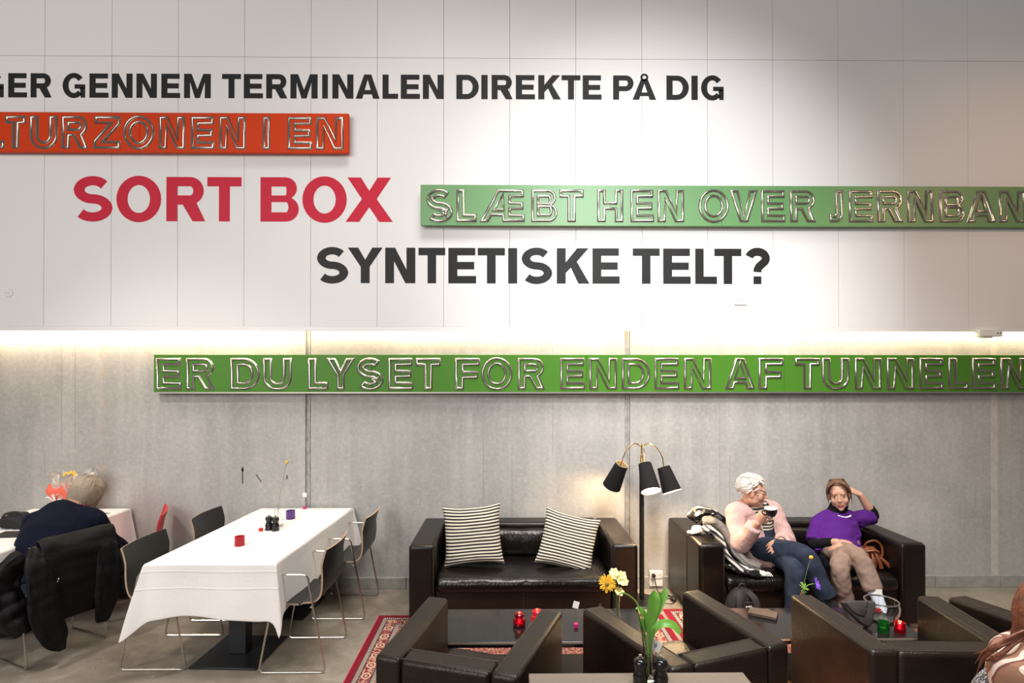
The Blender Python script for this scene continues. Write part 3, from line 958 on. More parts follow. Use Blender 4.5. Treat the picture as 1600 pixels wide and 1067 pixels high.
# small fittings on the wall
t = thing('emergency_light', 'small white box fitting under the panels at far right', 'wall fitting', (4.31, -0.10, 2.27))
b = MB(); b.span(-0.105, 0.105, -0.05, 0.02, 0, 0.066); b.build('housing', M['plastic_white'], t, bevel=0.008)
b = MB(); b.span(-0.06, 0.03, -0.03, 0.015, -0.012, 0.004); b.build('sensor_base', M['plastic_white'], t, bevel=0.003)
for x in (0.055, 0.079):
    b = MB(); b.lathe([(0.005, 0), (0.005, 0.004)], 10, (x, -0.05, 0.03), (0, -1, 0)); b.build('eye', M['fitting_hole'], t)
t = thing('blank_cover', 'round white cover plate on white panel at left edge', 'wall fitting', (-4.385, -0.10, 2.65))
b = MB(); b.lathe([(0.0, 0), (0.04, 0), (0.04, 0.004), (0.034, 0.010), (0.0, 0.011)], 24, (0, 0, 0), (0, -1, 0)); b.build('plate', M['plastic_white'], t)
for x in (-0.014, 0.014):
    b = MB(); b.lathe([(0.003, 0), (0.003, 0.002)], 8, (x, -0.011, 0), (0, -1, 0)); b.build('screw', M['chrome'], t)
t = thing('data_outlet', 'small white outlet on the panel below the question mark', 'wall fitting', (2.09, -0.10, 2.59))
b = MB(); b.box((0, -0.006, 0), (0.11, 0.012, 0.075)); b.build('plate', M['plastic_white'], t, bevel=0.004)
for x in (-0.025, 0.025):
    b = MB(); b.box((x, -0.0125, 0.012), (0.012, 0.002, 0.008)); b.build('port', M['skirting'], t)

t = thing('wall_socket', 'white double wall socket with black plug beside floor lamp', 'socket', (1.352, 0.0, 0.03))
b = MB(); b.box((0, -0.028, 0.098), (0.118, 0.028, 0.072)); b.build('plate', M['plastic_white'], t, bevel=0.005)
b = MB(); b.box((0, -0.026, 0.028), (0.118, 0.022, 0.066)); b.build('mounting_box', M['plastic_white'], t, bevel=0.004)
for x in (-0.029, 0.029):
    b = MB(); b.lathe([(0.022, 0.0), (0.022, 0.002), (0.017, 0.002), (0.0165, 0.0005), (0.0, 0.0005)], 20, (x, -0.042, 0.098), (0, -1, 0)); q = b.build('outlet', M['plastic_white'], t)
    c = MB()
    for dx in (-0.007, 0.007):
        c.lathe([(0.003, 0), (0.003, 0.0035)], 8, (x + dx, -0.042, 0.098), (0, -1, 0))
    c.build('pin_holes', M['fitting_hole'], q)
b = MB(); b.lathe([(0.017, 0), (0.018, 0.02), (0.012, 0.034), (0.0, 0.036)], 16, (-0.029, -0.045, 0.098), (0, -1, 0)); b.build('plug', M['plastic_black'], t)

# ------------------------------------------------------------------ rugs
def rug(label, x0, x1, y0, y1):
    r = thing('persian_rug', label, 'rug', ((x0 + x1) / 2, (y0 + y1) / 2, 0.0))
    hw, hl = (x1 - x0) / 2, (y1 - y0) / 2
    b = MB(); b.span(-hw, hw, -hl, hl, 0.0005, 0.010)
    b.build('pile', rug_material(hw, hl), r, smooth=False)
    b = MB()
    rnd = random.Random(3)
    for sx in (-1, 1):
        n = int(2 * hl / 0.02)
    b.span(-hw - 0.004, -hw, -hl, hl, 0.0005, 0.0105); b.span(hw, hw + 0.004, -hl, hl, 0.0005, 0.0105)
    b.build('bound_edge', M['vinyl_red'], r, smooth=False)
    return r
rug('red persian rug under the left sofa and its coffee table', -1.01, 1.245, -2.80, -0.59)
rug('second red persian rug in front of right sofa, beside the floor cable', 1.285, 3.3, -2.85, -0.49)

# ------------------------------------------------------------------ sofas
def cushion_block(b, x0, x1, prof, seam=0.03, n=18, dip=0.018, seed=0, mid=0.0):
    """upholstered block: a closed (y, z) profile swept along x, pinched at both ends"""
    cy = sum(p[0] for p in prof) / len(prof); cz = sum(p[1] for p in prof) / len(prof)
    rings = []
    for i in range(n + 1):
        t = i / n
        e = min(t, 1 - t) * (x1 - x0)
        k = 1 - (1 - min(1, e / seam)) ** 2 if seam else 1
        sh = 1 - 0.10 * (1 - k)
        if mid:
            sh -= mid * math.exp(-((t - 0.5) * (x1 - x0) / 0.016) ** 2)
        ring = []
        for y, z in prof:
            q = noise.noise(V((x0 + t * (x1 - x0), y * 3, z * 3 + seed)) * 5) * dip * 0.5
            ring.append((x0 + t * (x1 - x0), cy + (y - cy) * sh, cz + (z - cz) * sh + q))
        rings.append(ring)
    b.loft(rings)


def make_sofa(label, loc):
    r = thing('leather_sofa', label, 'sofa', loc)
    W, D, Hh, A = 1.715, 0.83, 0.655, 0.195
    yf, yb = -D / 2, D / 2
    for sx in (-1, 1):
        b = MB(); b.span(sx * (W / 2 - A), sx * W / 2, yf, yb, 0.05, Hh)
        a = b.build('arm', M['leather'], r, bevel=0.028, seg=4)
        p = MB()
        xi = sx * (W / 2 - 0.012)
        p.tube([(sx * (W / 2 + 0.001), yf + 0.30, 0.06), (sx * (W / 2 + 0.001), yf + 0.30, Hh - 0.02)], 0.0025, 5)
        p.tube([(sx * (W / 2 - A + 0.012), yf + 0.006, 0.3), (sx * (W / 2 - A + 0.012), yf + 0.006, Hh - 0.03), (sx * (W / 2 - A + 0.025), yf + 0.03, Hh - 0.004)], 0.003, 5)
        p.tube([(sx * (W / 2 - A + 0.02), yf + 0.026, Hh + 0.0005), (sx * (W / 2 - 0.02), yf + 0.026, Hh + 0.0005)], 0.0032, 5)
        p.build('seam', M['piping'], a)
    xi = W / 2 - A - 0.001
    b = MB(); b.span(-xi, xi, yb - 0.20, yb, 0.06, Hh + 0.004); b.build('back', M['leather'], r, bevel=0.03, seg=4)
    b = MB(); b.span(-xi, xi, yf + 0.035, yb - 0.2, 0.07, 0.33); b.build('base', M['leather_worn'], r, bevel=0.012, seg=2)
    sp = [(yf + 0.03, 0.275), (yf - 0.002, 0.305), (yf - 0.012, 0.345), (yf - 0.002, 0.385), (yf + 0.035, 0.405), (yf + 0.09, 0.407), (yf + 0.25, 0.417), (yf + 0.45, 0.412), (yb - 0.19, 0.40), (yb - 0.19, 0.28)]
    bp = [(yb - 0.22, 0.38), (yb - 0.275, 0.40), (yb - 0.295, 0.46), (yb - 0.285, 0.54), (yb - 0.25, 0.585), (yb - 0.205, 0.60), (yb - 0.17, 0.59), (yb - 0.17, 0.38)]
    bp = [(yb - 0.22, 0.38), (yb - 0.275, 0.40), (yb - 0.292, 0.46), (yb - 0.280, 0.56), (yb - 0.25, 0.608), (yb - 0.205, 0.622), (yb - 0.17, 0.615), (yb - 0.17, 0.38)]
    b = MB(); cushion_block(b, -xi, xi, sp, n=44, seed=0, mid=0.05); c = b.build('seat_cushion', M['leather_soft'], r, sub=1)
    b = MB(); cushion_block(b, -xi, xi, bp, n=44, seed=4, mid=0.06); c = b.build('back_cushion', M['leather_soft'], r, sub=1)
    p = MB(); p.tube([(0, yf + 0.0345, 0.08), (0, yf + 0.0345, 0.29)], 0.003, 5); p.build('seam', M['piping'], r)
    for sx in (-1, 1):
        for y in (yf + 0.07, yb - 0.07):
            b = MB(); b.box((sx * (W / 2 - 0.07), y, 0.025), (0.06, 0.06, 0.05)); b.build('foot', M['pale_foot'], r, bevel=0.004)
    return r
sofa = make_sofa('black leather two-seat sofa with two patterned cushions', (0.130, -0.475, 0.0))
sofa2 = dup(sofa, (2.305, -0.477, 0.0), 0, 'black leather two-seat sofa the two women sit on')


def make_cushion(label, loc, rot, seed, size=0.44):
    """knife-edged square cushion with pulled-out corners"""
    n = 22
    b = MB()
    def pt(u, v, side):
        x, y = 2 * u - 1, 2 * v - 1
        pull = 1 - 0.085 * (1 - (x * y) ** 2)
        ex = 1 - 0.10 * (1 - abs(y) ** 2.6); ey = 1 - 0.13 * (1 - abs(x) ** 2.6)
        t = max(0, (1 - x ** 4) * (1 - y ** 4)) ** 0.62
        w = noise.noise(V((x * 1.7 + seed, y * 1.7, side))) * 0.014 * t + noise.noise(V((x * 4 + seed, y * 4, side + 3))) * 0.008 * t
        slump = -0.02 * (1 - y) * t
        return (x * ex * size / 2, side * (0.062 * t + 0.002) + w, y * ey * size / 2 + slump)
    for side in (-1, 1):
        o = len(b.v)
        for i in range(n + 1):
            for j in range(n + 1):
                b.v.append(V(pt(i / n, j / n, side)))
        for i in range(n):
            for j in range(n):
                q = (o + i * (n + 1) + j, o + (i + 1) * (n + 1) + j, o + (i + 1) * (n + 1) + j + 1, o + i * (n + 1) + j + 1)
                b.f.append(q if side < 0 else q[::-1]); b.m.append(0)
    me = b.mesh('patterned_cushion', recalc=False)
    uv = me.uv_layers.new(name='uv')
    for p in me.polygons:
        for li in p.loop_indices:
            k = me.loops[li].vertex_index % ((n + 1) ** 2)
            uv.data[li].uv = (k // (n + 1) / n, (k % (n + 1)) / n)
    bm = bmesh.new(); bm.from_mesh(me); bmesh.ops.remove_doubles(bm, verts=bm.verts, dist=0.0045); bm.to_mesh(me); bm.free()
    o = link('patterned_cushion', me, M['weave'], None, True, sub=1)
    o.location = loc; o.rotation_euler = rot
    tag(o, label, 'cushion')
    return o
make_cushion('black and cream woven cushion standing at the left end of left sofa', (-0.270, -0.560, 0.645), (math.radians(-22), math.radians(-4), 0.03), 1.0, 0.50)
make_cushion('crumpled black and cream woven cushion slumped at right end of left sofa', (0.500, -0.555, 0.592), (math.radians(-30), math.radians(13), -0.10), 7.3, 0.48)


# ------------------------------------------------------------------ tub armchairs
def make_armchair(label, loc, rz, W=0.70, D=0.70, side_m='leather_worn', flare=0.08):
    r = thing('leather_armchair', label, 'armchair', loc, rz)
    Hh, A = 0.655, 0.125
    yf, yb = D / 2, -D / 2                  # faces +y

    def splay(b):
        for p in b.v:
            p.x += max(-1, min(1, p.x / (W / 2 - A))) * flare * (p.y - yb)
        return b
    for sx in (-1, 1):
        b = MB(); b.span(sx * (W / 2 - A), sx * W / 2, yb, yf, 0.055, Hh)
        a = splay(b).build('arm', M[side_m], r, bevel=0.022, seg=4)
        p = MB()
        for x in (sx * (W / 2 - 0.017), sx * (W / 2 - A + 0.017)):
            p.tube([(x, yb + 0.02, Hh - 0.0015), (x, yf - 0.02, Hh - 0.0015)], 0.0035, 6)
        p.tube([(sx * (W / 2 + 0.0005), yb + 0.02, 0.36), (sx * (W / 2 + 0.0005), yf - 0.02, 0.13)], 0.0022, 5)
        splay(p).build('seam', M['piping'], a)
    xi = W / 2 - A - 0.001
    b = MB(); b.span(-xi, xi, yb, yb + 0.125, 0.055, Hh - 0.004)
    k = splay(b).build('back', M[side_m], r, bevel=0.022, seg=4)
    p = MB()
    for y in (yb + 0.017, yb + 0.108):
        p.tube([(-xi, y, Hh - 0.0055), (xi, y, Hh - 0.0055)], 0.0035, 6)
    splay(p).build('seam', M['piping'], k)
    b = MB(); b.span(-xi, xi, yb + 0.12, yf - 0.02, 0.07, 0.30); splay(b).build('base', M[side_m], r, bevel=0.012)
    sp = [(yf - 0.02, 0.27), (yf + 0.002, 0.30), (yf + 0.006, 0.35), (yf - 0.01, 0.39), (yf - 0.06, 0.408), (0, 0.418), (yb + 0.16, 0.405), (yb + 0.128, 0.385), (yb + 0.128, 0.27)]
    b = MB(); cushion_block(b, -xi + 0.004, xi - 0.004, sp, seed=loc[0] * 5); splay(b).build('seat_cushion', M['leather_worn'], r, sub=1)
    for sx in (-1, 1):
        for y in (yf - 0.07, yb + 0.07):
            b = MB(); b.box((sx * (W / 2 - 0.065), y, 0.0275), (0.05, 0.05, 0.055)); splay(b).build('foot', M['dark_foot'], r, bevel=0.004)
    return r
make_armchair('black leather armchair seen from behind, left of the tulip vase', (-0.170, -2.312, 0.0105), math.radians(-16.5), 0.665)
make_armchair('black leather armchair seen from behind, angled to the left, beneath the tulip leaves', (0.890, -2.245, 0.0105), math.radians(20.5), 0.665)
make_armchair('black leather armchair with glowing brown side, right of the angled armchair', (2.03, -2.215, 0.0105), math.radians(-2), 0.73, 0.67)
make_armchair('black leather armchair at the right edge beside the person in the patterned scarf', (2.975, -2.15, 0.0105), math.radians(15))

# ------------------------------------------------------------------ coffee tables
def coffee_table(label, x0, x1, y0, y1):
    r = thing('coffee_table', label, 'coffee table', ((x0 + x1) / 2, (y0 + y1) / 2, 0.0105))
    hw, hd = (x1 - x0) / 2, (y1 - y0) / 2
    b = MB(); b.span(-hw, hw, -hd, hd, 0.355, 0.3895); t = b.build('tabletop', M['gloss_black'], r, bevel=0.003)
    b = MB(); b.span(-hw + 0.002, hw - 0.002, -hd - 0.002, -hd + 0.004, 0.376, 0.387); b.build('edge_strip', M['edge_lit'], t, smooth=False)
    b = MB(); b.span(-hw + 0.07, hw - 0.07, -hd + 0.05, hd - 0.05, 0.10, 0.122); sh = b.build('lower_shelf', M['steel_black'], r, bevel=0.003)
    b = MB(); b.span(-hw + 0.07, hw - 0.07, -hd + 0.046, -hd + 0.054, 0.102, 0.120); b.build('edge_strip', M['edge_lit'], sh, smooth=False)
    for sx in (-1, 1):
        for sy in (-1, 1):
            b = MB(); b.box((sx * (hw - 0.06), sy * (hd - 0.05), 0.178), (0.05, 0.05, 0.356)); b.build('leg', M['steel_black'], r, bevel=0.004)
    return r
coffee_table('low black glossy coffee table before the left sofa, with red candles', -0.425, 0.835, -1.872, -1.42)
coffee_table('low black coffee table before the right sofa, with glass bowl and grey bag', 1.29, 2.43, -1.845, -1.42)

# near table at the bottom edge
t = thing('dining_table', 'bare taupe table corner at the bottom edge with pepper mills', 'table', (0.512, -3.35, 0))
b = MB(); b.span(-0.424, 0.424, -0.5, 0.5, 0.708, 0.74); b.build('tabletop', M['table_brown'], t, bevel=0.004)
b = MB(); b.span(-0.06, 0.06, -0.06, 0.06, 0.012, 0.708); b.build('column', M['steel_black'], t)
b = MB(); b.span(-0.22, 0.22, -0.24, 0.24, 0, 0.012); b.build('base_plate', M['steel_black'], t)

# ------------------------------------------------------------------ dining tables with cloths
def pedestal_table(label, cx, cy, w, d, yplate, rz=0.0):
    t = thing('dining_table', label, 'table', (cx, cy, 0), rz)
    b = MB(); b.span(-w / 2, w / 2, -d / 2, d / 2, 0.708, 0.733); b.build('tabletop', M['table_brown'], t, bevel=0.003)
    b = MB(); b.span(-0.06, 0.06, yplate - 0.045, yplate + 0.045, 0.014, 0.709); b.build('column', M['steel_black'], t, bevel=0.004)
    b = MB(); b.span(-0.222, 0.222, yplate - 0.232, yplate + 0.232, 0, 0.014); b.build('base_plate', M['steel_black'], t, bevel=0.003)
    return t
pedestal_table('pedestal table under the near half of the centre white cloth', -1.838, -1.128, 0.772, 0.735, -0.035, -0.05)
pedestal_table('pedestal table under the wall end of the centre white cloth', -1.803, -0.40, 0.772, 0.70, -0.01, -0.05)
pedestal_table('pedestal table under the left white cloth behind seated person', -3.80, -0.72, 0.80, 1.40, 0.0)


def tablecloth(name, label, corners, z, drop, corner_drop, seed, outs, crease_x=None, corner_out=None):
    """cloth over a quad table top: corners = near-left, near-right, far-right, far-left"""
    rnd = random.Random(seed)
    C = [V((c[0], c[1], z)) for c in corners]
    ctr = sum(C, V()) / 4
    top = []; hem = []
    NS = 12
    for i in range(4):
        a, c = C[i], C[(i + 1) % 4]
        prv = C[i - 1]
        e = (c - a).normalized(); out = V((e.y, -e.x, 0))
        ep = (a - prv).normalized(); outp = V((ep.y, -ep.x, 0))
        # corner fan at a
        diag = (out + outp).normalized()
        co = (corner_out or {}).get(i, (0.13, corner_drop))
        cv = co[0] if isinstance(co[0], V) else diag * co[0]
        fan = [(outp * 0.035 - ep * 0.02, drop[i - 1] + 0.01), (outp * 0.03 + ep * 0.02, drop[i - 1] + 0.05), (cv, co[1]), (out * 0.06 - e * 0.03 + 0 * e, drop[i] + 0.06), (out * 0.035 + e * 0.02, drop[i] + 0.01)]
        for off, dr in fan:
            h = a + off + V((0, 0, -dr)); h.y = min(h.y, -0.008)
            top.append(a.copy()); hem.append(h)
        L = (c - a).length
        for k in range(1, NS):
            s = k / NS
            p = a.lerp(c, s)
            wv = 0.013 * math.sin(s * L * 11 + seed + i) + 0.010 * noise.noise(V((s * L * 3, seed, i)))
            ed = 1 - min(1, min(s, 1 - s) * L / 0.22)
            top.append(p); hem.append(p + out * (outs[i] + wv + 0.012 * ed) + V((0, 0, -drop[i] + 0.012 * math.sin(s * L * 7 + 2 * i) - 0.02 * ed)))
    b = MB()
    n = len(top); rows = 9
    o = len(b.v)
    for r in range(rows + 1):
        t = r / rows
        for k in range(n):
            a, h = top[k], hem[k]
            hor = (h - a); hor.z = 0
            g = t ** 0.75
            wob = noise.noise(V((a.x * 4 + k * 0.12, a.y * 4, t * 2 + seed))) * 0.012 * t
            p = a + hor * (g + wob * 6 * t * 0.3) + V((0, 0, (h.z - a.z) * t))
            if r == 0:
                p.z = z
            elif r == 1:
                p = a + hor * 0.42 * 0.3 + V((0, 0, -0.004)) + hor.normalized() * 0.006 if hor.length > 1e-5 else p
            b.v.append(p)
    for r in range(rows):
        for k in range(n):
            k2 = (k + 1) % n
            b.f.append((o + r * n + k, o + r * n + k2, o + (r + 1) * n + k2, o + (r + 1) * n + k)); b.m.append(0)
    # top surface
    inner = []
    for k in range(n):
        p = top[k].lerp(ctr, 0.12); p.z = z + 0.001
        b.v.append(p); inner.append(len(b.v) - 1)
    for k in range(n):
        k2 = (k + 1) % n
        b.f.append((o + k2, o + k, inner[k], inner[k2])); b.m.append(0)
    b.v.append(V((ctr.x, ctr.y, z + 0.001))); cc = len(b.v) - 1
    for k in range(n):
        k2 = (k + 1) % n
        b.f.append((inner[k2], inner[k], cc)); b.m.append(0)
    me = b.mesh(name)
    bm = bmesh.new(); bm.from_mesh(me); bmesh.ops.remove_doubles(bm, verts=bm.verts, dist=0.0004); bmesh.ops.recalc_face_normals(bm, faces=bm.faces); bm.to_mesh(me); bm.free()
    o = link(name, me, M['cloth'], None, True, solid=0.0024, sub=1)
    tag(o, label, 'tablecloth')
    return o
cl = tablecloth('tablecloth', 'long white tablecloth hanging over the centre dining table', [(-2.262, -1.512), (-1.458, -1.512), (-1.384, -0.035), (-2.19, -0.035)], 0.7375, [0.345, 0.33, 0.22, 0.30], 0.5, 2,
           [0.02, 0.03, 0.004, 0.03], corner_out={0: (0.20, 0.50), 1: (0.06, 0.50), 2: (V((0.115, -0.01, 0)), 0.30), 3: (V((-0.04, 0, 0)), 0.34)})
tablecloth('tablecloth', 'white tablecloth on the table at the left edge behind seated person', [(-4.215, -1.435), (-3.40, -1.435), (-3.368, -0.035), (-4.21, -0.035)], 0.7375, [0.30, 0.30, 0.22, 0.3], 0.4, 5,
           [0.02, 0.045, 0.004, 0.03], corner_out={0: (0.1, 0.4), 1: (0.06, 0.42), 2: (V((0.10, -0.02, 0)), 0.33), 3: (V((-0.04, 0, 0)), 0.34)})
# ------------------------------------------------------------------ shell chairs on sled frames
def make_chair(label, loc, rz, shell='laminate', group='shell chairs with sled frames', arms=True):
    r = thing('shell_chair', label, 'chair', loc, rz, group)
    prof = [(0.245, 0.425), (0.225, 0.437), (0.17, 0.442), (0.05, 0.438), (-0.07, 0.434), (-0.13, 0.440), (-0.168, 0.465), (-0.188, 0.51), (-0.200, 0.57), (-0.212, 0.64), (-0.228, 0.72), (-0.248, 0.79)]
    prof = [(p.x, p.y) for p in spline([V((a, c, 0)) for a, c in prof], 3)]
    nu = 12; th = 0.012
    grid = []
    for i, (y, z) in enumerate(prof):
        a, c = prof[max(i - 1, 0)], prof[min(i + 1, len(prof) - 1)]
        t = V((0, c[0] - a[0], c[1] - a[1])).normalized()
        nn = V((0, -t.z, t.y))
        if nn.z < 0 and i < 12: nn = -nn
        back = max(0, min(1, (z - 0.48) / 0.2))
        hw = 0.222 + 0.012 * back
        row = []
        for j in range(nu + 1):
            u = 2 * j / nu - 1
            cur = 0.030 * back * u * u + 0.006 * (1 - back) * u * u
            row.append((V((u * hw, y, z)) + V((0, cur * back, cur * (1 - back))), nn))
        grid.append(row)
    b = MB(); k = nu + 1; nr = len(grid)
    for sgn in (0, 1):
        for row in grid:
            for p, nn in row:
                b.v.append(p - nn * th * sgn)
    q = nr * k
    for i in range(nr - 1):
        for j in range(nu):
            f = (i * k + j, i * k + j + 1, (i + 1) * k + j + 1, (i + 1) * k + j)
            b.f.append(f); b.m.append(0)
            b.f.append(tuple(x + q for x in f[::-1])); b.m.append(0)
    rim = [i * k for i in range(nr)] + [(nr - 1) * k + j for j in range(1, k)] + [i * k + nu for i in range(nr - 2, -1, -1)] + [j for j in range(nu - 1, 0, -1)]
    for a, c in zip(rim, rim[1:] + rim[:1]):
        b.f.append((a, c, c + q, a + q)); b.m.append(1)
    b.build('shell', [M[shell], M['ply_edge'] if shell == 'laminate' else M[shell]], r)
    for sx in (-1, 1):
        x = sx * 0.242
        top = [(x, -0.095, 0.635), (x, 0.095, 0.635)] if arms else [(x, -0.135, 0.424), (x, 0.135, 0.424)]
        pts = round_path([(x, 0.215, 0.008), (x, -0.215, 0.008)] + top, 0.035, 4, loop=True)
        b = MB(); b.tube(pts, 0.0068, 8, loop=True); b.build('sled_frame', M['chrome'], r)
    b = MB()
    for y in (0.14, -0.12):
        b.tube([(-0.242, y, 0.42 if y > 0 else 0.425), (0.242, y, 0.42 if y > 0 else 0.425)], 0.0068, 8)
    b.build('crossbar', M['chrome'], r)
    return r
H90 = math.radians(90)
ch = make_chair('black shell armchair at the near right side of the centre table', (-1.378, -1.20, 0.0005), H90)
dup(ch, (-1.325, -0.40, 0.0005), H90, 'black shell armchair at the right side of the centre table, nearest the wall')
dup(ch, (-2.297, -1.155, 0.0005), -H90, 'black shell armchair at the near left side of the centre table')
dup(ch, (-2.262, -0.42, 0.0005), -H90, 'black shell armchair at the left side of the centre table, nearest the wall')
dup(ch, (-3.205, -1.085, 0.0005), math.radians(65.8), 'black shell chair under the navy-clad person, with black coat over its back')
make_chair('red shell chair at the left table beside the seated person', (-3.09, -0.40, 0.0005), math.radians(118), 'red_shell', arms=False)

# ------------------------------------------------------------------ three-armed floor lamp
LX, LY = 1.153, -0.315
t = thing('floor_lamp', 'black three-armed floor lamp with brass arms between the sofas', 'floor lamp', (LX, LY, 0))
b = MB(); b.lathe([(0, 0), (0.15, 0), (0.152, 0.006), (0.145, 0.016), (0.05, 0.022), (0, 0.022)], 40); b.build('base', M['lamp_black'], t)
b = MB(); b.lathe([(0, 0.018), (0.0205, 0.018), (0.0205, 1.10), (0, 1.10)], 18); b.build('pole', M['lamp_black'], t)
b = MB(); b.lathe([(0, 1.09), (0.013, 1.09), (0.013, 1.245), (0.007, 1.25), (0.007, 1.325), (0, 1.325)], 14); b.build('stem', M['brass'], t)
tops = [(-0.180, -0.055, 1.178), (0.0, -0.11, 1.185), (0.172, -0.05, 1.150)]
bots = [(-0.250, 0.035, 0.972), (0.018, -0.235, 0.985), (0.225, -0.115, 0.957)]
for k, (a, c) in enumerate(zip(tops, bots)):
    a, c = V(a), V(c)
    d = (c - a).normalized()
    e = a + V((0, 0, 0.028)) - d * 0.01
    mid = [V((0, 0, 1.315)), V((e.x * 0.35, e.y * 0.35, 1.345)), V((e.x * 0.75, e.y * 0.75, 1.30)), V((e.x * 0.98, e.y * 0.98, 1.225)), e, a + d * 0.03]
    b = MB(); b.tube(spline(mid, 6), 0.0048, 8); b.build('arm', M['brass'], t)
    Lh = (c - a).length
    b = MB()
    prof = [(0.053, 0), (0.079, Lh), (0.0765, Lh), (0.0505, 0)]
    R = V((0, 0, 1)).rotation_difference(d).to_matrix()
    rings = []
    for rr, zz in prof:
        rings.append([a + R @ V((rr * math.cos(2 * PI * j / 36), rr * math.sin(2 * PI * j / 36), zz)) for j in range(36)])
    b.loft(rings, caps=False, loop=True)
    me = b.mesh('shade')
    sh = link('shade', me, [M['shade'], M['shade_in']], t)
    for p in me.polygons:
        w = p.center - a
        ax = w.dot(d); rad = (w - d * ax).length
        if rad < 0.053 + 0.026 * ax / Lh - 0.0012:
            p.material_index = 1
    b = MB(); b.lathe([(0, 0), (0.014, 0), (0.014, 0.05), (0, 0.05)], 12, a + d * 0.005, d); b.lathe([(0.0145, 0), (0.052, 0.001), (0.052, 0.003), (0.0145, 0.004)], 24, a + d * 0.004, d)
    b.build('bulb_holder', M['brass'], sh)
    b = MB(); b.ell(a + d * 0.095, (0.026, 0.026, 0.036), R); b.build('bulb', M['bulb'], sh)
    lamp('floor_lamp_light', 'POINT', tuple(V((LX, LY, 0)) + a + d * (Lh * 0.80)), None, (8, 26, 22)[k], (1.0, 0.72, 0.40), 0.03)

# added unseen point light, no lantern there, to warm the armchair's side
lamp('candle_and_fill_light', 'POINT', (1.45, -2.34, 0.16), None, 13, (1.0, 0.45, 0.18), 0.05)

# loose cable of the lamp
t = thing('lamp_cable', 'loose black lamp cable coiled on the floor below the socket', 'cable', (0, 0, 0))
b = MB()
b.tube(spline([(1.323, -0.082, 0.120), (1.330, -0.115, 0.055), (1.345, -0.135, 0.010), (1.375, -0.155, 0.006), (1.41, -0.20, 0.006), (1.43, -0.245, 0.006), (1.40, -0.265, 0.006), (1.355, -0.225, 0.006), (1.345, -0.17, 0.008), (1.37, -0.165, 0.013), (1.42, -0.225, 0.012), (1.425, -0.28, 0.013)], 6), 0.004, 6)
b.build('cord', M['plastic_black'], t)
b = MB(); b.ell((1.425, -0.30, 0.020), (0.026, 0.042, 0.0185)); b.build('foot_switch', M['plastic_black'], t)
b = MB(); b.tube(spline([(1.425, -0.335, 0.012), (1.40, -0.37, 0.005), (1.34, -0.36, 0.005), (1.30, -0.33, 0.005)], 5), 0.004, 6); b.build('cord', M['plastic_black'], t)

# ------------------------------------------------------------------ small things on the tables
def pepper_mill(label, loc, s=1.0):
    t = thing('pepper_mill', label, 'pepper mill', loc, 0, 'black pepper mills')
    b = MB(); b.lathe([(0, 0), (0.0275, 0), (0.0285, 0.006), (0.0265, 0.018), (0.0265, 0.022), (0.0285, 0.034), (0.025, 0.046), (0.0205, 0.060), (0.0215, 0.066), (0.0195, 0.068), (0, 0.068)], 24); b.build('body', M['mill'], t)
    b = MB(); b.lathe([(0, 0.0685), (0.021, 0.0685), (0.026, 0.078), (0.027, 0.086), (0.024, 0.097), (0.016, 0.103), (0, 0.104)], 24); b.build('head', M['mill'], t)
    b = MB(); b.lathe([(0, 0.103), (0.005, 0.103), (0.0045, 0.107), (0.0068, 0.111), (0.0062, 0.117), (0, 0.119)], 12); b.build('knob', M['chrome'], t)
    t.scale = (s, s, s)
    return t
TZ = 0.7400
pm = pepper_mill('left one of two black pepper mills on the white centre table', (-1.815, -0.765, TZ), 1.0)
dup(pm, (-1.757, -0.785, TZ), 0, 'right one of two black pepper mills on the white centre table')
dup(pm, (0.5065, -2.945, 0.7405), 0, 'black pepper mill left of the tulip vase at the bottom edge', 1.0)
dup(pm, (0.583, -2.950, 0.7405), 0, 'black pepper mill right of the tulip vase at the bottom edge', 1.0)


def tealight(name, label, loc, glass, r=0.036, h=0.066, lit=0.0, oval=1.0, flame=True):
    t = thing(name, label, 'candle holder', loc)
    b = MB(); b.lathe([(0, 0), (r * 0.96, 0), (r, 0.004), (r, h), (r - 0.004, h), (r - 0.004, 0.010), (0, 0.010)], 28); b.build('glass', glass, t)
    b = MB(); b.lathe([(0, 0.0102), (r * 0.55, 0.0102), (r * 0.55, 0.024), (0, 0.024)], 18); b.build('candle', M['wax'], t)
    if flame:
        b = MB(); b.lathe([(0, 0.025), (0.0055, 0.031), (0.0065, 0.037), (0.003, 0.048), (0, 0.053)], 10); b.build('flame', M['flame'], t)
    if lit:
        lamp('candle_and_fill_light', 'POINT', (loc[0], loc[1], loc[2] + 0.045), None, lit, (1.0, 0.55, 0.25), 0.01)
    return t
tealight('tealight_holder', 'red tealight holder alone at the front of the white table', (-1.850, -1.16, TZ), M['red_glass'], 0.033, 0.064, flame=False)
tealight('tealight_holder', 'purple tealight holder on the far part of the white table', (-1.780, -0.43, TZ), M['purple_glass'], 0.037, 0.068, flame=False)
CZ = 0.4005


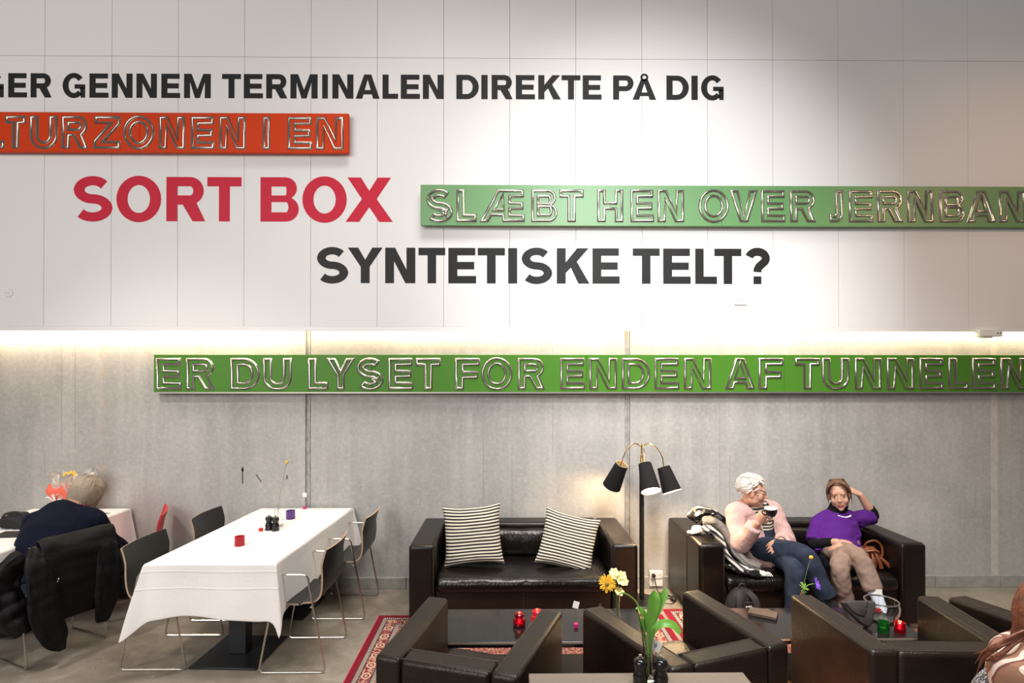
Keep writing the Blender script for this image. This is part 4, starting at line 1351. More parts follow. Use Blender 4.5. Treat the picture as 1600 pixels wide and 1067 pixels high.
def oil_lamp(label, loc, glass, lit):
    """bulbous little glass candle jar with a narrow neck"""
    t = thing('candle_jar', label, 'candle holder', loc, 0, 'lit candle jars')
    b = MB(); b.lathe([(0, 0), (0.030, 0), (0.037, 0.006), (0.0385, 0.03), (0.034, 0.044), (0.022, 0.050), (0.024, 0.056), (0.031, 0.062), (0.030, 0.072), (0.020, 0.080), (0.012, 0.082), (0.010, 0.079), (0.018, 0.076), (0.0265, 0.070), (0.0275, 0.064), (0.02, 0.057), (0.018, 0.050), (0.030, 0.042), (0.035, 0.03), (0.0335, 0.010), (0, 0.008)], 28)
    b.build('glass', glass, t)
    b = MB(); b.lathe([(0, 0.0085), (0.026, 0.0085), (0.026, 0.018), (0, 0.018)], 18); b.build('candle', M['wax'], t)
    b = MB(); b.lathe([(0, 0.019), (0.0075, 0.026), (0.0085, 0.032), (0.004, 0.042), (0, 0.046)], 10); b.build('flame', M['flame'], t)
    lamp('candle_and_fill_light', 'POINT', (loc[0], loc[1], loc[2] + 0.095), None, lit, (1.0, 0.50, 0.25), 0.012)
    return t
oil_lamp('dark red candle jar with bright flame on left coffee table, the left one', (0.079, -1.665, CZ), M['ruby_glass'], 0.25)
oil_lamp('glowing pinkish red candle jar on left coffee table, the right one', (0.190, -1.625, CZ), M['red_glass'], 0.25)


def card_holder(label, loc, cube, h, card, tilt=0.0, turn=0.0, mark=False, group=None):
    t = thing('card_holder', label, 'card holder', loc, turn, group)
    b = MB(); b.span(-0.012, 0.012, -0.012, 0.012, 0, 0.024); b.build('cube', cube, t, bevel=0.002)
    b = MB(); b.tube([(0, 0, 0.022), (0, 0, h - 0.02)], 0.0009, 6); b.build('wire', M['chrome'], t)
    b = MB()
    R = Matrix.Rotation(tilt, 3, 'Y')
    b.box((0, -0.001, h), (card[0], 0.0008, card[1]), 0, R)
    cd = b.build('card', M['paper'], t, smooth=False)
    if mark:
        b = MB()
        for sh in glyph('9', .14, .12)[0]:
            pts = [[V(((p[0] - .35) * 0.016, -0.0018, (p[1] - .5) * 0.018)) for p in lp] for lp in sh]
            pts = [[R @ q + V((0, 0, h)) for q in lp] for lp in pts]
            b.add([p for lp in pts for p in lp], tessellate_polygon(pts))
        b.build('number', M['ink'], cd, smooth=False)
    return t
card_holder('red cube card holder with clear card left of the mills on the white table', (-1.862, -0.80, TZ), M['red_acrylic'], 0.115, (0.018, 0.035), 0.2)
card_holder('pink cube card holder with white card at wall end of the white table', (-1.788, -0.085, TZ), M['pink_acrylic'], 0.125, (0.034, 0.036), 0.1)
card_holder('red cube card holder with white card on the left coffee table', (0.420, -1.69, CZ), M['pink_acrylic'], 0.135, (0.036, 0.042), math.radians(14))
card_holder('card holder with small white card standing behind the glass bowl', (2.385, -1.50, CZ), M['red_acrylic'], 0.125, (0.044, 0.046), 0.0)
card_holder('card marked 9 in a wire holder beside the tulip vase', (0.580, -2.885, 0.7405), M['steel_black'], 0.122, (0.046, 0.042), math.radians(26), 0.0, True)


def petal_ring(b, c, nrm, n, r0, r1, w, lift=0.3, seed=0, mi=0):
    rnd = random.Random(seed)
    nrm = V(nrm).normalized()
    a = nrm.orthogonal().normalized(); d = nrm.cross(a)
    for i in range(n):
        t = 2 * PI * i / n + rnd.uniform(-.12, .12)
        e = a * math.cos(t) + d * math.sin(t); s = nrm.cross(e)
        L = r1 * rnd.uniform(.88, 1.08)
        lf = lift * rnd.uniform(.6, 1.3)
        rows = []
        for k, (q, ww) in enumerate(((0, .35), (.3, .9), (.65, 1), (.9, .6), (1, .12))):
            p = V(c) + e * (r0 + (L - r0) * q) + nrm * (lf * L * (q * (1 - q * .6)))
            rows.append([p - s * w * ww, p + nrm * (-0.0012), p + s * w * ww, p + nrm * 0.0012])
        b.loft(rows, mi=mi)


def bud_vase(b, h=0.155, r=0.022):
    b.lathe([(0, 0), (r * 1.35, 0), (r * 1.4, 0.008), (r * 0.95, h * .32), (r * 0.78, h * .6), (r * 0.95, h * .88), (r * 1.2, h), (r * 1.1, h), (r * .84, h * .88), (r * .67, h * .6), (r * .8, h * .32), (r * 1.1, 0.012), (0, 0.010)], 28)


# tall vase with one dry yellow flower on the white table
t = thing('flower_vase', 'clear glass vase with one tall yellow button flower on white table', 'vase', (-1.793, -0.665, TZ))
b = MB(); b.lathe([(0, 0), (0.036, 0), (0.046, 0.02), (0.045, 0.05), (0.024, 0.09), (0.016, 0.13), (0.021, 0.165), (0.0195, 0.165), (0.0145, 0.13), (0.0225, 0.09), (0.043, 0.05), (0.044, 0.02), (0.034, 0.004), (0, 0.003)], 28); b.build('glass', M['glass'], t)
b = MB(); b.tube(spline([(0.006, 0, 0.01), (0.008, 0, 0.16), (0.04, -0.01, 0.32), (0.082, -0.02, 0.50)], 5), 0.0017, 6); st = b.build('stem', M['dry_stem'], t)
b = MB(); b.ell((0.083, -0.02, 0.505), (0.013, 0.013, 0.011)); b.build('flower', M['yellow'], t)

# bud vase with gerbera on the left coffee table
t = thing('flower_vase', 'fluted glass bud vase with yellow gerbera on the left coffee table', 'vase', (0.682, -1.61, CZ))
b = MB(); bud_vase(b, 0.165, 0.021); b.build('glass', M['glass'], t)
b = MB(); b.tube(spline([(0, 0, 0.02), (-0.005, 0, 0.16), (-0.03, -0.01, 0.235), (-0.058, -0.025, 0.245)], 5), 0.0025, 6); b.tube(spline([(0, 0, 0.02), (0.004, 0.01, 0.17), (-0.012, 0.0, 0.28)], 5), 0.002, 6); b.tube(spline([(0.003, 0, 0.02), (0.008, 0.005, 0.2), (0.032, 0, 0.26)], 5), 0.002, 6); b.build('stem', M['stem'], t)
b = MB(); petal_ring(b, (-0.062, -0.032, 0.245), (-0.35, -0.9, 0.15), 22, 0.010, 0.056, 0.0062, 0.16, 1); petal_ring(b, (-0.064, -0.036, 0.245), (-0.35, -0.9, 0.15), 18, 0.008, 0.040, 0.0055, 0.2, 2)
fl = b.build('flower', M['yellow'], t)
b = MB(); b.ell((-0.066, -0.040, 0.245), (0.014, 0.009, 0.014)); b.build('flower_heart', M['ochre'], fl)
b = MB()
for c, s in (((-0.016, 0.0, 0.30), 3), ((-0.02, -0.012, 0.285), 4), ((0.035, 0.0, 0.28), 5), ((0.045, -0.01, 0.245), 6), ((0.012, -0.02, 0.19), 7), ((0.02, -0.02, 0.255), 8)):
    petal_ring(b, c, (0.2 * (s % 3 - 1), -0.7, 0.7), 6, 0.003, 0.030, 0.011, 0.5, s)
b.build('blossom', M['pale_yellow'], t)
# small glass oil bottle by the vase
t = thing('glass_bottle', 'small glass stoppered bottle beside the gerbera vase', 'bottle', (0.600, -1.495, CZ))
b = MB(); b.lathe([(0, 0), (0.017, 0), (0.019, 0.01), (0.016, 0.028), (0.007, 0.036), (0.006, 0.046), (0, 0.046)], 18); b.build('glass', M['glass'], t)
b = MB(); b.lathe([(0, 0.0465), (0.006, 0.0465), (0.0085, 0.053), (0.006, 0.061), (0, 0.063)], 12); b.build('stopper', M['glass'], t)

# tulip vase on the near table
t = thing('flower_vase', 'slim glass vase of broad green tulip leaves and bent stem at bottom edge', 'vase', (0.5455, -2.905, 0.7405))
b = MB(); b.lathe([(0, 0), (0.024, 0), (0.0265, 0.006), (0.019, 0.05), (0.0165, 0.10), (0.022, 0.16), (0.030, 0.205), (0.0285, 0.205), (0.0205, 0.16), (0.015, 0.10), (0.0175, 0.05), (0.024, 0.012), (0, 0.010)], 28); b.build('glass', M['glass'], t)
b = MB()
b.tube(spline([(0.004, 0, 0.02), (-0.004, 0, 0.12), (-0.014, 0.0, 0.23), (-0.034, 0, 0.32), (-0.06, 0, 0.375), (-0.108, -0.01, 0.412), (-0.132, -0.015, 0.410)], 5), 0.0036, 7)
b.tube(spline([(-0.004, 0.004, 0.02), (0.004, 0.002, 0.14), (0.010, 0, 0.26)], 5), 0.0042, 7)
b.tube(spline([(0.0, -0.006, 0.02), (0.002, -0.005, 0.14), (-0.004, -0.003, 0.24)], 5), 0.0038, 7)
KX, KZ = 0.86, 0.82
for p in b.v:
    p.x *= KX; p.z *= KZ
b.build('stem', M['stem'], t)


def leaf(b, pts, widths, up, cup=0.25):
    pts = spline(pts, 5)
    n = len(pts)
    rows = []
    for i, p in enumerate(pts):
        q = i / (n - 1) * (len(widths) - 1)
        k = min(int(q), len(widths) - 2); w = widths[k] + (widths[k + 1] - widths[k]) * (q - k)
        tg = (pts[min(i + 1, n - 1)] - pts[max(i - 1, 0)]).normalized()
        side = tg.cross(V(up)).normalized(); nn = side.cross(tg)
        rows.append([p - side * w + nn * w * cup, p - side * w * .5 + nn * w * cup * .3, p, p + side * w * .5 + nn * w * cup * .3, p + side * w + nn * w * cup, p + side * w * .5 + nn * (w * cup * .3 - .0015), p - nn * 0.0018, p - side * w * .5 + nn * (w * cup * .3 - .0015)])
    b.loft(rows)
for pts, ws, up in (
        ([(0.008, -0.006, 0.12), (0.004, -0.010, 0.22), (0.012, -0.014, 0.31), (0.024, -0.012, 0.385), (0.034, 0.0, 0.415)], [.007, .015, .028, .032, .012], (0.2, -1, 0.1)),
        ([(0.010, 0.004, 0.14), (0.018, 0.004, 0.25), (0.048, 0.002, 0.345), (0.074, 0.0, 0.40), (0.083, 0.004, 0.43)], [.006, .014, .022, .018, .003], (-0.4, -1, 0.1)),
        ([(0.006, -0.008, 0.16), (0.024, -0.016, 0.245), (0.060, -0.022, 0.275), (0.105, -0.026, 0.268), (0.135, -0.03, 0.232)], [.006, .013, .019, .020, .012], (0, -0.65, 0.75)),
        ([(-0.004, 0, 0.14), (-0.022, 0.002, 0.22), (-0.040, 0.004, 0.29), (-0.046, 0.004, 0.335)], [.005, .010, .012, .003], (0.9, -0.5, 0)),
        ([(0.002, 0.008, 0.2), (-0.008, 0.014, 0.29), (-0.03, 0.014, 0.325), (-0.052, 0.012, 0.328)], [.005, .012, .012, .003], (0, -0.6, 0.8)),
        ([(0.006, 0.008, 0.19), (-0.002, 0.014, 0.245), (-0.022, 0.014, 0.265), (-0.026, 0.014, 0.25)], [.005, .010, .012, .005], (0, -0.8, 0.6))):
    b = MB(); leaf(b, [(p[0] * KX, p[1], p[2] * KZ) for p in pts], ws, up); b.build('leaf', M['leaf'], t, sub=1)

# anemone vase hidden behind the glowing armchair: it stands on the second coffee table
t = thing('flower_vase', 'vase with a violet anemone and yellow bud behind the glowing armchair', 'vase', (1.755, -1.70, CZ))
b = MB(); bud_vase(b, 0.13, 0.022); b.build('glass', M['glass'], t)
b = MB(); b.tube(spline([(0, 0, 0.02), (0.0, 0, 0.13), (0.022, 0, 0.195), (0.04, 0, 0.245)], 5), 0.0034, 6); b.build('stem', M['red_stem'], t)
b = MB(); b.tube(spline([(0.036, 0, 0.235), (0.07, -0.004, 0.255), (0.098, -0.008, 0.262)], 5), 0.0024, 6)
b.tube(spline([(0.04, 0, 0.24), (0.055, 0.0, 0.32), (0.085, 0.0, 0.415)], 5), 0.0012, 6)
petal_ring(b, (0.040, 0, 0.24), (0.2, -0.5, 0.8), 9, 0.003, 0.030, 0.0035, 0.6, 5)
petal_ring(b, (0.036, -0.004, 0.222), (0.4, -0.8, 0.2), 7, 0.003, 0.028, 0.0045, 0.4, 6)
b.build('stalk', M['stem'], t)
b = MB(); petal_ring(b, (0.108, -0.012, 0.264), (0.7, -0.6, 0.35), 9, 0.004, 0.042, 0.009, 0.55, 8); b.build('flower', M['violet'], t)
b = MB(); b.ell((0.086, 0, 0.418), (0.012, 0.012, 0.012)); b.build('bud', M['yellow'], t)

# glass bowl, candles and bag on the second coffee table
t = thing('glass_bowl', 'round glass bowl with pale rim on the right coffee table', 'bowl', (2.335, -1.60, CZ))
b = MB(); b.lathe([(0, 0), (0.055, 0), (0.075, 0.01), (0.098, 0.05), (0.101, 0.085), (0.094, 0.115), (0.090, 0.115), (0.096, 0.085), (0.093, 0.05), (0.071, 0.014), (0, 0.006)], 36); b.build('glass', M['glass'], t)
rp = [(0.0925 * math.cos(2 * PI * k / 40), 0.0925 * math.sin(2 * PI * k / 40), 0.116) for k in range(40)]
b = MB(); b.tube(rp, 0.0048, 8, loop=True); b.build('rim', M['rim_steel'], t)
tealight('tealight_holder', 'green glass tealight holder on the right coffee table', (2.235, -1.765, CZ), M['green_glass'], 0.031, 0.06, flame=False)
tealight('tealight_holder', 'glowing red glass tealight holder beside the green one', (2.325, -1.775, CZ), M['ruby_glass'], 0.031, 0.06, 0.12)
# grey bag
t = thing('canvas_bag', 'dark grey canvas bag with flap on the right coffee table', 'bag', (2.150, -1.72, CZ), math.radians(4))
t.rotation_euler = (math.radians(-14), 0, math.radians(4))
def padded(b, outline, y0, y1, puff=0.012):
    """soft flat pouch from an (x, z) outline"""
    cx = sum(p[0] for p in outline) / len(outline); cz = sum(p[1] for p in outline) / len(outline)
    rings = []
    for q, yy in ((0.86, y0 - puff), (0.97, y0), (1.0, (y0 + y1) / 2), (0.97, y1), (0.86, y1 + puff)):
        rings.append([(cx + (x - cx) * q, yy, cz + (z - cz) * q) for x, z in outline])
    b.loft(rings)
b = MB(); padded(b, [(-0.125, 0.152), (-0.105, 0.105), (-0.065, 0.068), (-0.02, 0.022), (0.02, 0.0), (0.05, 0.025), (0.072, 0.09), (0.090, 0.150), (0.045, 0.152), (-0.03, 0.156)], -0.012, 0.016, 0.008); b.build('body', M['grey_felt'], t, bevel=0.004)
b = MB(); padded(b, [(-0.118, 0.154), (-0.085, 0.105), (-0.045, 0.078), (-0.005, 0.070), (0.02, 0.105), (0.035, 0.154), (-0.03, 0.159)], -0.026, -0.022, 0.003); b.build('flap', M['grey_felt'], t, bevel=0.002)
b = MB(); b.lathe([(0, 0), (0.006, 0), (0.005, 0.003), (0, 0.004)], 12, (0.010, -0.029, 0.128), (0, -1, 0)); b.build('snap_button', M['zip'], t)
# brown folder
t = thing('leather_folder', 'brown leather folder lying at left end of the right coffee table', 'folder', (1.63, -1.525, CZ), math.radians(-32))
t.scale = (0.74, 0.8, 1.0)
b = MB(); b.span(-0.11, 0.11, -0.075, 0.075, 0, 0.014); b.build('cover', M['brown_leather'], t, bevel=0.004)
b = MB(); b.add([(-0.11, -0.075, 0.0146), (0.11, -0.075, 0.0146), (0.11, 0.02, 0.0146), (0.03, 0.055, 0.022), (-0.11, 0.02, 0.0146), (-0.11, -0.075, 0.019), (0.11, -0.075, 0.019), (0.11, 0.02, 0.020), (0.03, 0.055, 0.026), (-0.11, 0.02, 0.020)], [(0, 1, 2, 3, 4), (9, 8, 7, 6, 5), (0, 1, 6, 5), (1, 2, 7, 6), (2, 3, 8, 7), (3, 4, 9, 8), (4, 0, 5, 9)]); b.build('flap', M['brown_leather'], t)

# things on the left table
t = thing('handbag', 'crumpled black fabric handbag on the table at the left edge', 'bag', (-3.80, -0.70, TZ), math.radians(-6))
b = MB(); b.ell((0, 0, 0.055), (0.105, 0.055, 0.06)); b.ell((0.05, 0.01, 0.085), (0.07, 0.045, 0.04)); b.ell((-0.06, 0.0, 0.05), (0.06, 0.05, 0.05)); b.box((0.02, 0.0, 0.03), (0.19, 0.09, 0.058))
link('body', remeshed(b, 0.009, 6, 0.5, (0.010, 16, (1, 1, 1))), M['nylon'], t)
b = MB(); b.tube(spline([(-0.09, -0.02, 0.07), (-0.05, -0.03, 0.112), (0.02, -0.02, 0.128), (0.09, -0.02, 0.115), (0.115, -0.02, 0.07)], 5), 0.010, 8, flat=(1, .5)); b.build('strap', M['nylon_dark'], t)
t = thing('menu_folder', 'flat black menu folder lying before the black handbag', 'menu', (-3.64, -0.885, TZ), math.radians(8))
b = MB(); b.span(-0.11, 0.11, -0.075, 0.075, 0, 0.012); b.build('cover', M['menu_black'], t, bevel=0.002)
t = thing('drinking_glass', 'glass of amber drink at the left picture edge', 'glass', (-3.985, -0.83, TZ))
b = MB(); b.lathe([(0, 0), (0.034, 0), (0.040, 0.10), (0.038, 0.10), (0.032, 0.006), (0, 0.005)], 24); b.build('glass', M['glass'], t)
b = MB(); b.lathe([(0, 0.006), (0.0318, 0.006), (0.0348, 0.062), (0, 0.062)], 24); b.build('drink', M['juice'], t)
t = thing('table_card', 'folded white card on the left table behind the black handbag', 'card', (-3.60, -0.56, TZ), math.radians(-4))
b = MB(); b.box((0, -0.012, 0.05), (0.085, 0.002, 0.10), 0, Matrix.Rotation(-0.2, 3, 'X')); b.box((0, 0.012, 0.05), (0.085, 0.002, 0.10), 0, Matrix.Rotation(0.2, 3, 'X')); b.build('card', M['paper'], t, smooth=False)
t = thing('table_card', 'white card with dark marks standing at the left picture edge', 'card', (-4.005, -0.66, TZ), 0)
b = MB(); b.box((0, -0.012, 0.055), (0.075, 0.002, 0.11), 0, Matrix.Rotation(-0.2, 3, 'X')); b.box((0, 0.012, 0.055), (0.075, 0.002, 0.11), 0, Matrix.Rotation(0.2, 3, 'X')); cd = b.build('card', M['paper'], t, smooth=False)
b = MB()
for dx, dz in ((0.008, 0.01), (0.012, -0.005), (0.005, -0.02)):
    b.box((dx, -0.0142, 0.055 + dz), (0.018, 0.001, 0.007), 0, Matrix.Rotation(-0.2, 3, 'X'))
b.build('print', M['ink'], cd, smooth=False)
t = thing('drinking_glass', 'pair-stemmed clear wine glass beside the wrapped bouquet', 'glass', (-3.545, -0.40, TZ))
t['label'] = 'clear stemmed glass on left table, left of the wrapped bouquet'
b = MB(); b.lathe([(0, 0), (0.035, 0), (0.034, 0.003), (0.005, 0.008), (0.004, 0.075), (0.028, 0.095), (0.038, 0.135), (0.034, 0.185), (0.0325, 0.185), (0.036, 0.135), (0.026, 0.097), (0, 0.085)], 24); b.build('glass', M['glass'], t)
t = thing('fork', 'dark fork lying on the left tablecloth near its wall corner', 'cutlery', (-3.465, -0.22, 0.7395), math.radians(-25))
b = MB(); b.tube([(-0.09, 0, 0.004), (0.0, 0, 0.004), (0.03, 0, 0.005)], [(0.007, .0025), (0.004, .002), (0.004, .002)], 8, ref=(0, 1, 0)); b.build('handle', M['chrome'], t)
b = MB()
for dy in (-0.008, -0.0027, 0.0027, 0.008):
    b.tube([(0.03, dy * .5, 0.005), (0.045, dy, 0.004), (0.085, dy, 0.007)], 0.0016, 6)
b.build('tines', M['chrome'], t)

# bouquet in coral tissue and cellophane
t = thing('bouquet', 'flower bouquet wrapped in coral tissue and clear film on the left table', 'bouquet', (-3.755, -0.20, TZ))
rnd = random.Random(11)
def crumple_cone(b, r0, r1, h, n, seed, amp, lean):
    rings = []
    for k in range(9):
        q = k / 8
        ring = []
        for j in range(n):
            a = 2 * PI * j / n
            rr = (r0 + (r1 - r0) * q ** 0.7) * (1 + amp * q * noise.noise(V((math.cos(a) * 2.2, math.sin(a) * 2.2, seed + q * 2))))
            zz = h * q * (1 + 0.16 * q * noise.noise(V((math.cos(a) * 3, math.sin(a) * 3, seed))))
            ring.append((rr * math.cos(a) + lean[0] * q, rr * math.sin(a) * .8 + lean[1] * q, zz))
        rings.append(ring)
    b.loft(rings, caps=False)
b = MB(); crumple_cone(b, 0.05, 0.150, 0.25, 40, 1, 0.7, (0.01, 0)); b.build('tissue', M['coral'], t, solid=0.002)
b = MB(); crumple_cone(b, 0.055, 0.175, 0.34, 40, 5, 0.8, (0.02, 0)); b.build('film', M['cellophane'], t, solid=0.0015)
for i in range(9):
    c = (rnd.uniform(-0.10, 0.13), rnd.uniform(-0.08, 0.05), rnd.uniform(0.245, 0.33))
    b = MB(); petal_ring(b, c, (rnd.uniform(-.5, .5), -0.7, 0.6), 9, 0.006, 0.044, 0.010, 0.3, i); fl = b.build('flower', M['white_petal'] if i % 3 else M['yellow'], t)
    b = MB(); b.ell(V(c) + V((0, -0.006, 0.005)), (0.010, 0.008, 0.010)); b.build('flower_heart', M['yellow'], fl)
b = MB()
for i in range(14):
    c = V((rnd.uniform(-0.04, 0.11), rnd.uniform(-0.09, 0.05), rnd.uniform(0.18, 0.30)))
    d = V((rnd.uniform(-1, 1), rnd.uniform(-.8, .2), rnd.uniform(.2, 1))).normalized() * 0.07
    leaf(b, [c, c + d * .5 + V((0, -.005, 0)), c + d], [.003, .012, .002], (0.1, -1, 0.3))
b.build('foliage', M['sage'], t)
b = MB()
for i in range(7):
    a = rnd.uniform(0, 2 * PI)
    p = V((-0.06, -0.085, 0.10))
    q = p + V((math.cos(a) * 0.09, -0.02, abs(math.sin(a)) * 0.09))
    b.tube(spline([p, (p + q) / 2 + V((0, -0.02, 0.03)), q], 4), 0.0045, 6, flat=(1, .2))
b.build('ribbon_bow', M['white_petal'], t)

# ------------------------------------------------------------------ soft things by the right sofa
t = thing('backpack', 'black backpack with white print standing against right sofa', 'backpack', (1.69, -1.06, 0.0105), math.radians(6))
t.scale = (0.80, 0.85, 0.97)
rg = []
for z, w, d in ((0.0, .125, .075), (0.02, .145, .09), (0.15, .155, .095), (0.27, .148, .085), (0.34, .12, .07), (0.385, .075, .05), (0.40, .03, .03)):
    rg.append([(w * math.copysign(abs(math.cos(a)) ** .6, math.cos(a)), d * math.copysign(abs(math.sin(a)) ** .7, math.sin(a)), z) for a in [2 * PI * j / 28 for j in range(28)]])
b = MB(); b.loft(rg); b.build('body', M['nylon'], t, sub=1)
b = MB(); b.box((0.005, -0.094, 0.26), (0.085, 0.016, 0.13)); b.build('pocket', M['nylon'], t, bevel=0.006)
for sx in (-1, 1):
    b = MB(); b.tube(spline([(sx * 0.035, -0.045, 0.385), (sx * 0.075, -0.10, 0.33), (sx * 0.085, -0.118, 0.20), (sx * 0.078, -0.115, 0.07), (sx * 0.09, -0.09, 0.02)], 5), 0.03, 8, ref=(1, 0, 0), flat=(1, .25)); b.build('shoulder_strap', M['nylon_dark'], t)
b = MB(); b.tube(spline([(-0.03, 0, 0.385), (-0.02, -0.01, 0.425), (0.02, -0.01, 0.425), (0.03, 0, 0.385)], 5), 0.008, 8); b.build('handle', M['nylon_dark'], t)
# the small unreadable white print
b = MB()
for i, (x, w, z, h) in enumerate(((-0.020, .011, .306, .010), (-0.007, .004, .306, .010), (0.003, .009, .306, .010), (0.015, .010, .306, .010), (0.027, .007, .306, .010), (-0.004, .010, .292, .006), (0.010, .012, .292, .006), (0.024, .009, .292, .006))):
    b.box((x + 0.004, -0.1035, z - 0.012), (w, 0.001, h))
b.build('print', M['paper'], t, smooth=False)

t = thing('leather_handbag', 'tan leather handbag with ring handle on the right end of the right sofa', 'bag', (2.875, -0.66, 0.418), math.radians(-10))
b = MB(); b.ell((0, 0.01, 0.075), (0.085, 0.055, 0.078)); b.ell((-0.04, -0.01, 0.10), (0.055, 0.045, 0.05)); b.ell((0.04, -0.02, 0.05), (0.05, 0.045, 0.05))
link('body', remeshed(b, 0.007, 5, 0.5, (0.007, 26, (1, 1, .5))), M['tan_leather'], t)
b = MB(); b.tube(spline([(-0.055, -0.02, 0.13), (-0.03, -0.03, 0.185), (0.03, -0.035, 0.205), (0.075, -0.03, 0.165), (0.082, -0.03, 0.10), (0.06, -0.03, 0.06)], 6), 0.0085, 8, flat=(1, .7)); b.build('handle', M['tan_leather'], t)
for i, pts in enumerate((((-0.035, -0.05, 0.135), (-0.04, -0.075, 0.075), (-0.045, -0.08, 0.015)), ((-0.005, -0.05, 0.13), (-0.004, -0.085, 0.07), (0.0, -0.09, 0.01)), ((0.015, -0.05, 0.13), (0.035, -0.085, 0.07), (0.05, -0.09, 0.008)), ((0.03, -0.04, 0.12), (0.075, -0.07, 0.065), (0.115, -0.08, 0.022)))):
    b = MB(); b.tube(spline(pts, 5), [0.006 + 0.011 * k / 10 for k in range(11)], 8, ref=(1, 0, 0), flat=(1, .4)); b.build('strap', M['tan_leather'], t)
b = MB(); b.tube([(-0.045, -0.05, 0.125), (0.0, -0.065, 0.14), (0.04, -0.055, 0.125)], 0.017, 8, flat=(.6, 1)); b.build('knot', M['tan_leather'], t)
for p in ((-0.055, -0.062, 0.115), (0.045, -0.066, 0.105)):
    b = MB(); b.tube([V(p) + V((0.009 * math.cos(a), 0, 0.009 * math.sin(a))) for a in [2 * PI * k / 12 for k in range(12)]], 0.0022, 6, loop=True); b.build('ring', M['brass'], t)
t = thing('crumpled_scarf', 'small crumpled pale grey cloth between tan handbag and purple shirt', 'cloth', (2.775, -0.615, 0.545))
b = MB(); b.ell((0, 0, 0.03), (0.045, 0.03, 0.035)); b.ell((0.02, 0, 0.055), (0.03, 0.025, 0.035)); b.ell((0.0, 0.0, -0.03), (0.04, 0.035, 0.06))
link('crumpled_scarf_cloth', remeshed(b, 0.006, 4, 0.5, (0.010, 30, (1, 1, 1))), M['melange'], t)


# heap of patterned knitwear over the left arm of the right sofa
def fabric_roll(b, path, widths, thick, seed, ref=(0, 1, 0), k=6, seg=20, amp=0.018):
    path = spline(path, k)
    n = len(path)
    rings = []
    for i, p in enumerate(path):
        q = i / (n - 1) * (len(widths) - 1)
        j = min(int(q), len(widths) - 2); w = widths[j] + (widths[j + 1] - widths[j]) * (q - j)
        tg = (path[min(i + 1, n - 1)] - path[max(i - 1, 0)]).normalized()
        a = (V(ref) - tg * V(ref).dot(tg)).normalized(); c = tg.cross(a)
        ring = []
        for s in range(seg):
            t = 2 * PI * s / seg
            r = 1 + 0.35 * noise.noise(V((math.cos(t) * 2.2, math.sin(t) * 2.2, seed + i * 0.05)))
            d = amp * noise.noise(V((i * 0.22, s * 0.9, seed)))
            ring.append(p + a * (w * math.cos(t) * r) + c * ((thick * r) * math.sin(t) + d))
        rings.append(ring)
    b.loft(rings)
t = thing('knitwear_heap', 'heap of black, grey and cream patterned scarf over left arm of right sofa', 'scarf', (0, 0, 0))
b = MB(); fabric_roll(b, [(1.545, -0.42, 0.72), (1.60, -0.40, 0.775), (1.68, -0.40, 0.775), (1.76, -0.42, 0.735), (1.82, -0.44, 0.66)], [.05, .10, .11, .10, .05], 0.045, 1); b.build('patterned_end', M['patch_wool'], t, sub=1)
b = MB(); fabric_roll(b, [(1.60, -0.52, 0.725), (1.68, -0.53, 0.735), (1.755, -0.56, 0.66), (1.80, -0.63, 0.55), (1.87, -0.72, 0.475), (1.955, -0.80, 0.45)], [.03, .065, .075, .075, .07, .03], 0.035, 4); b.build('grey_fold', M['grey_wool'], t, sub=1)
b = MB(); fabric_roll(b, [(1.555, -0.62, 0.695), (1.625, -0.66, 0.70), (1.665, -0.70, 0.64), (1.70, -0.75, 0.53), (1.78, -0.80, 0.455), (1.86, -0.82, 0.435)], [.04, .075, .07, .075, .075, .04], 0.025, 9); b.build('striped_end', M['striped_wool'], t, sub=1)
b = MB(); fabric_roll(b, [(1.665, -0.56, 0.60), (1.69, -0.68, 0.50), (1.76, -0.78, 0.445), (1.86, -0.845, 0.43), (1.95, -0.86, 0.425)], [.05, .08, .08, .05, .03], 0.025, 13); b.build('lower_fold', M['patch_wool'], t, sub=1)
b = MB()
for i in range(9):
    p = V((1.85 + i * 0.013, -0.845 - 0.002 * i, 0.437))
    b.tube(spline([p, p + V((0.02, -0.025, 0.004)), p + V((0.035, -0.045, -0.016))], 4), 0.003, 6)
b.build('fringe', M['white_petal'], t)
t = thing('cream_cloth', 'crumpled cream cotton cloth lying on the left arm of right sofa', 'cloth', (1.535, -0.60, 0.657))
b = MB(); b.ell((0, 0, 0.026), (0.05, 0.05, 0.026)); b.ell((0.05, -0.02, 0.018), (0.06, 0.035, 0.018)); b.ell((-0.055, -0.02, 0.014), (0.045, 0.025, 0.014)); b.ell((0.01, 0.05, 0.024), (0.04, 0.045, 0.03))
link('cream_cloth_folds', remeshed(b, 0.006, 4, 0.5, (0.010, 24, (1, 1, 1))), M['cream'], t)

# ------------------------------------------------------------------ people
def frame(fwd, up=(0, 0, 1)):
    f = V(fwd).normalized()
    u = V(up); u = (u - f * u.dot(f)).normalized()
    r = f.cross(u)
    return Matrix((r, f, u)).transposed()      # local x right, y forward, z up


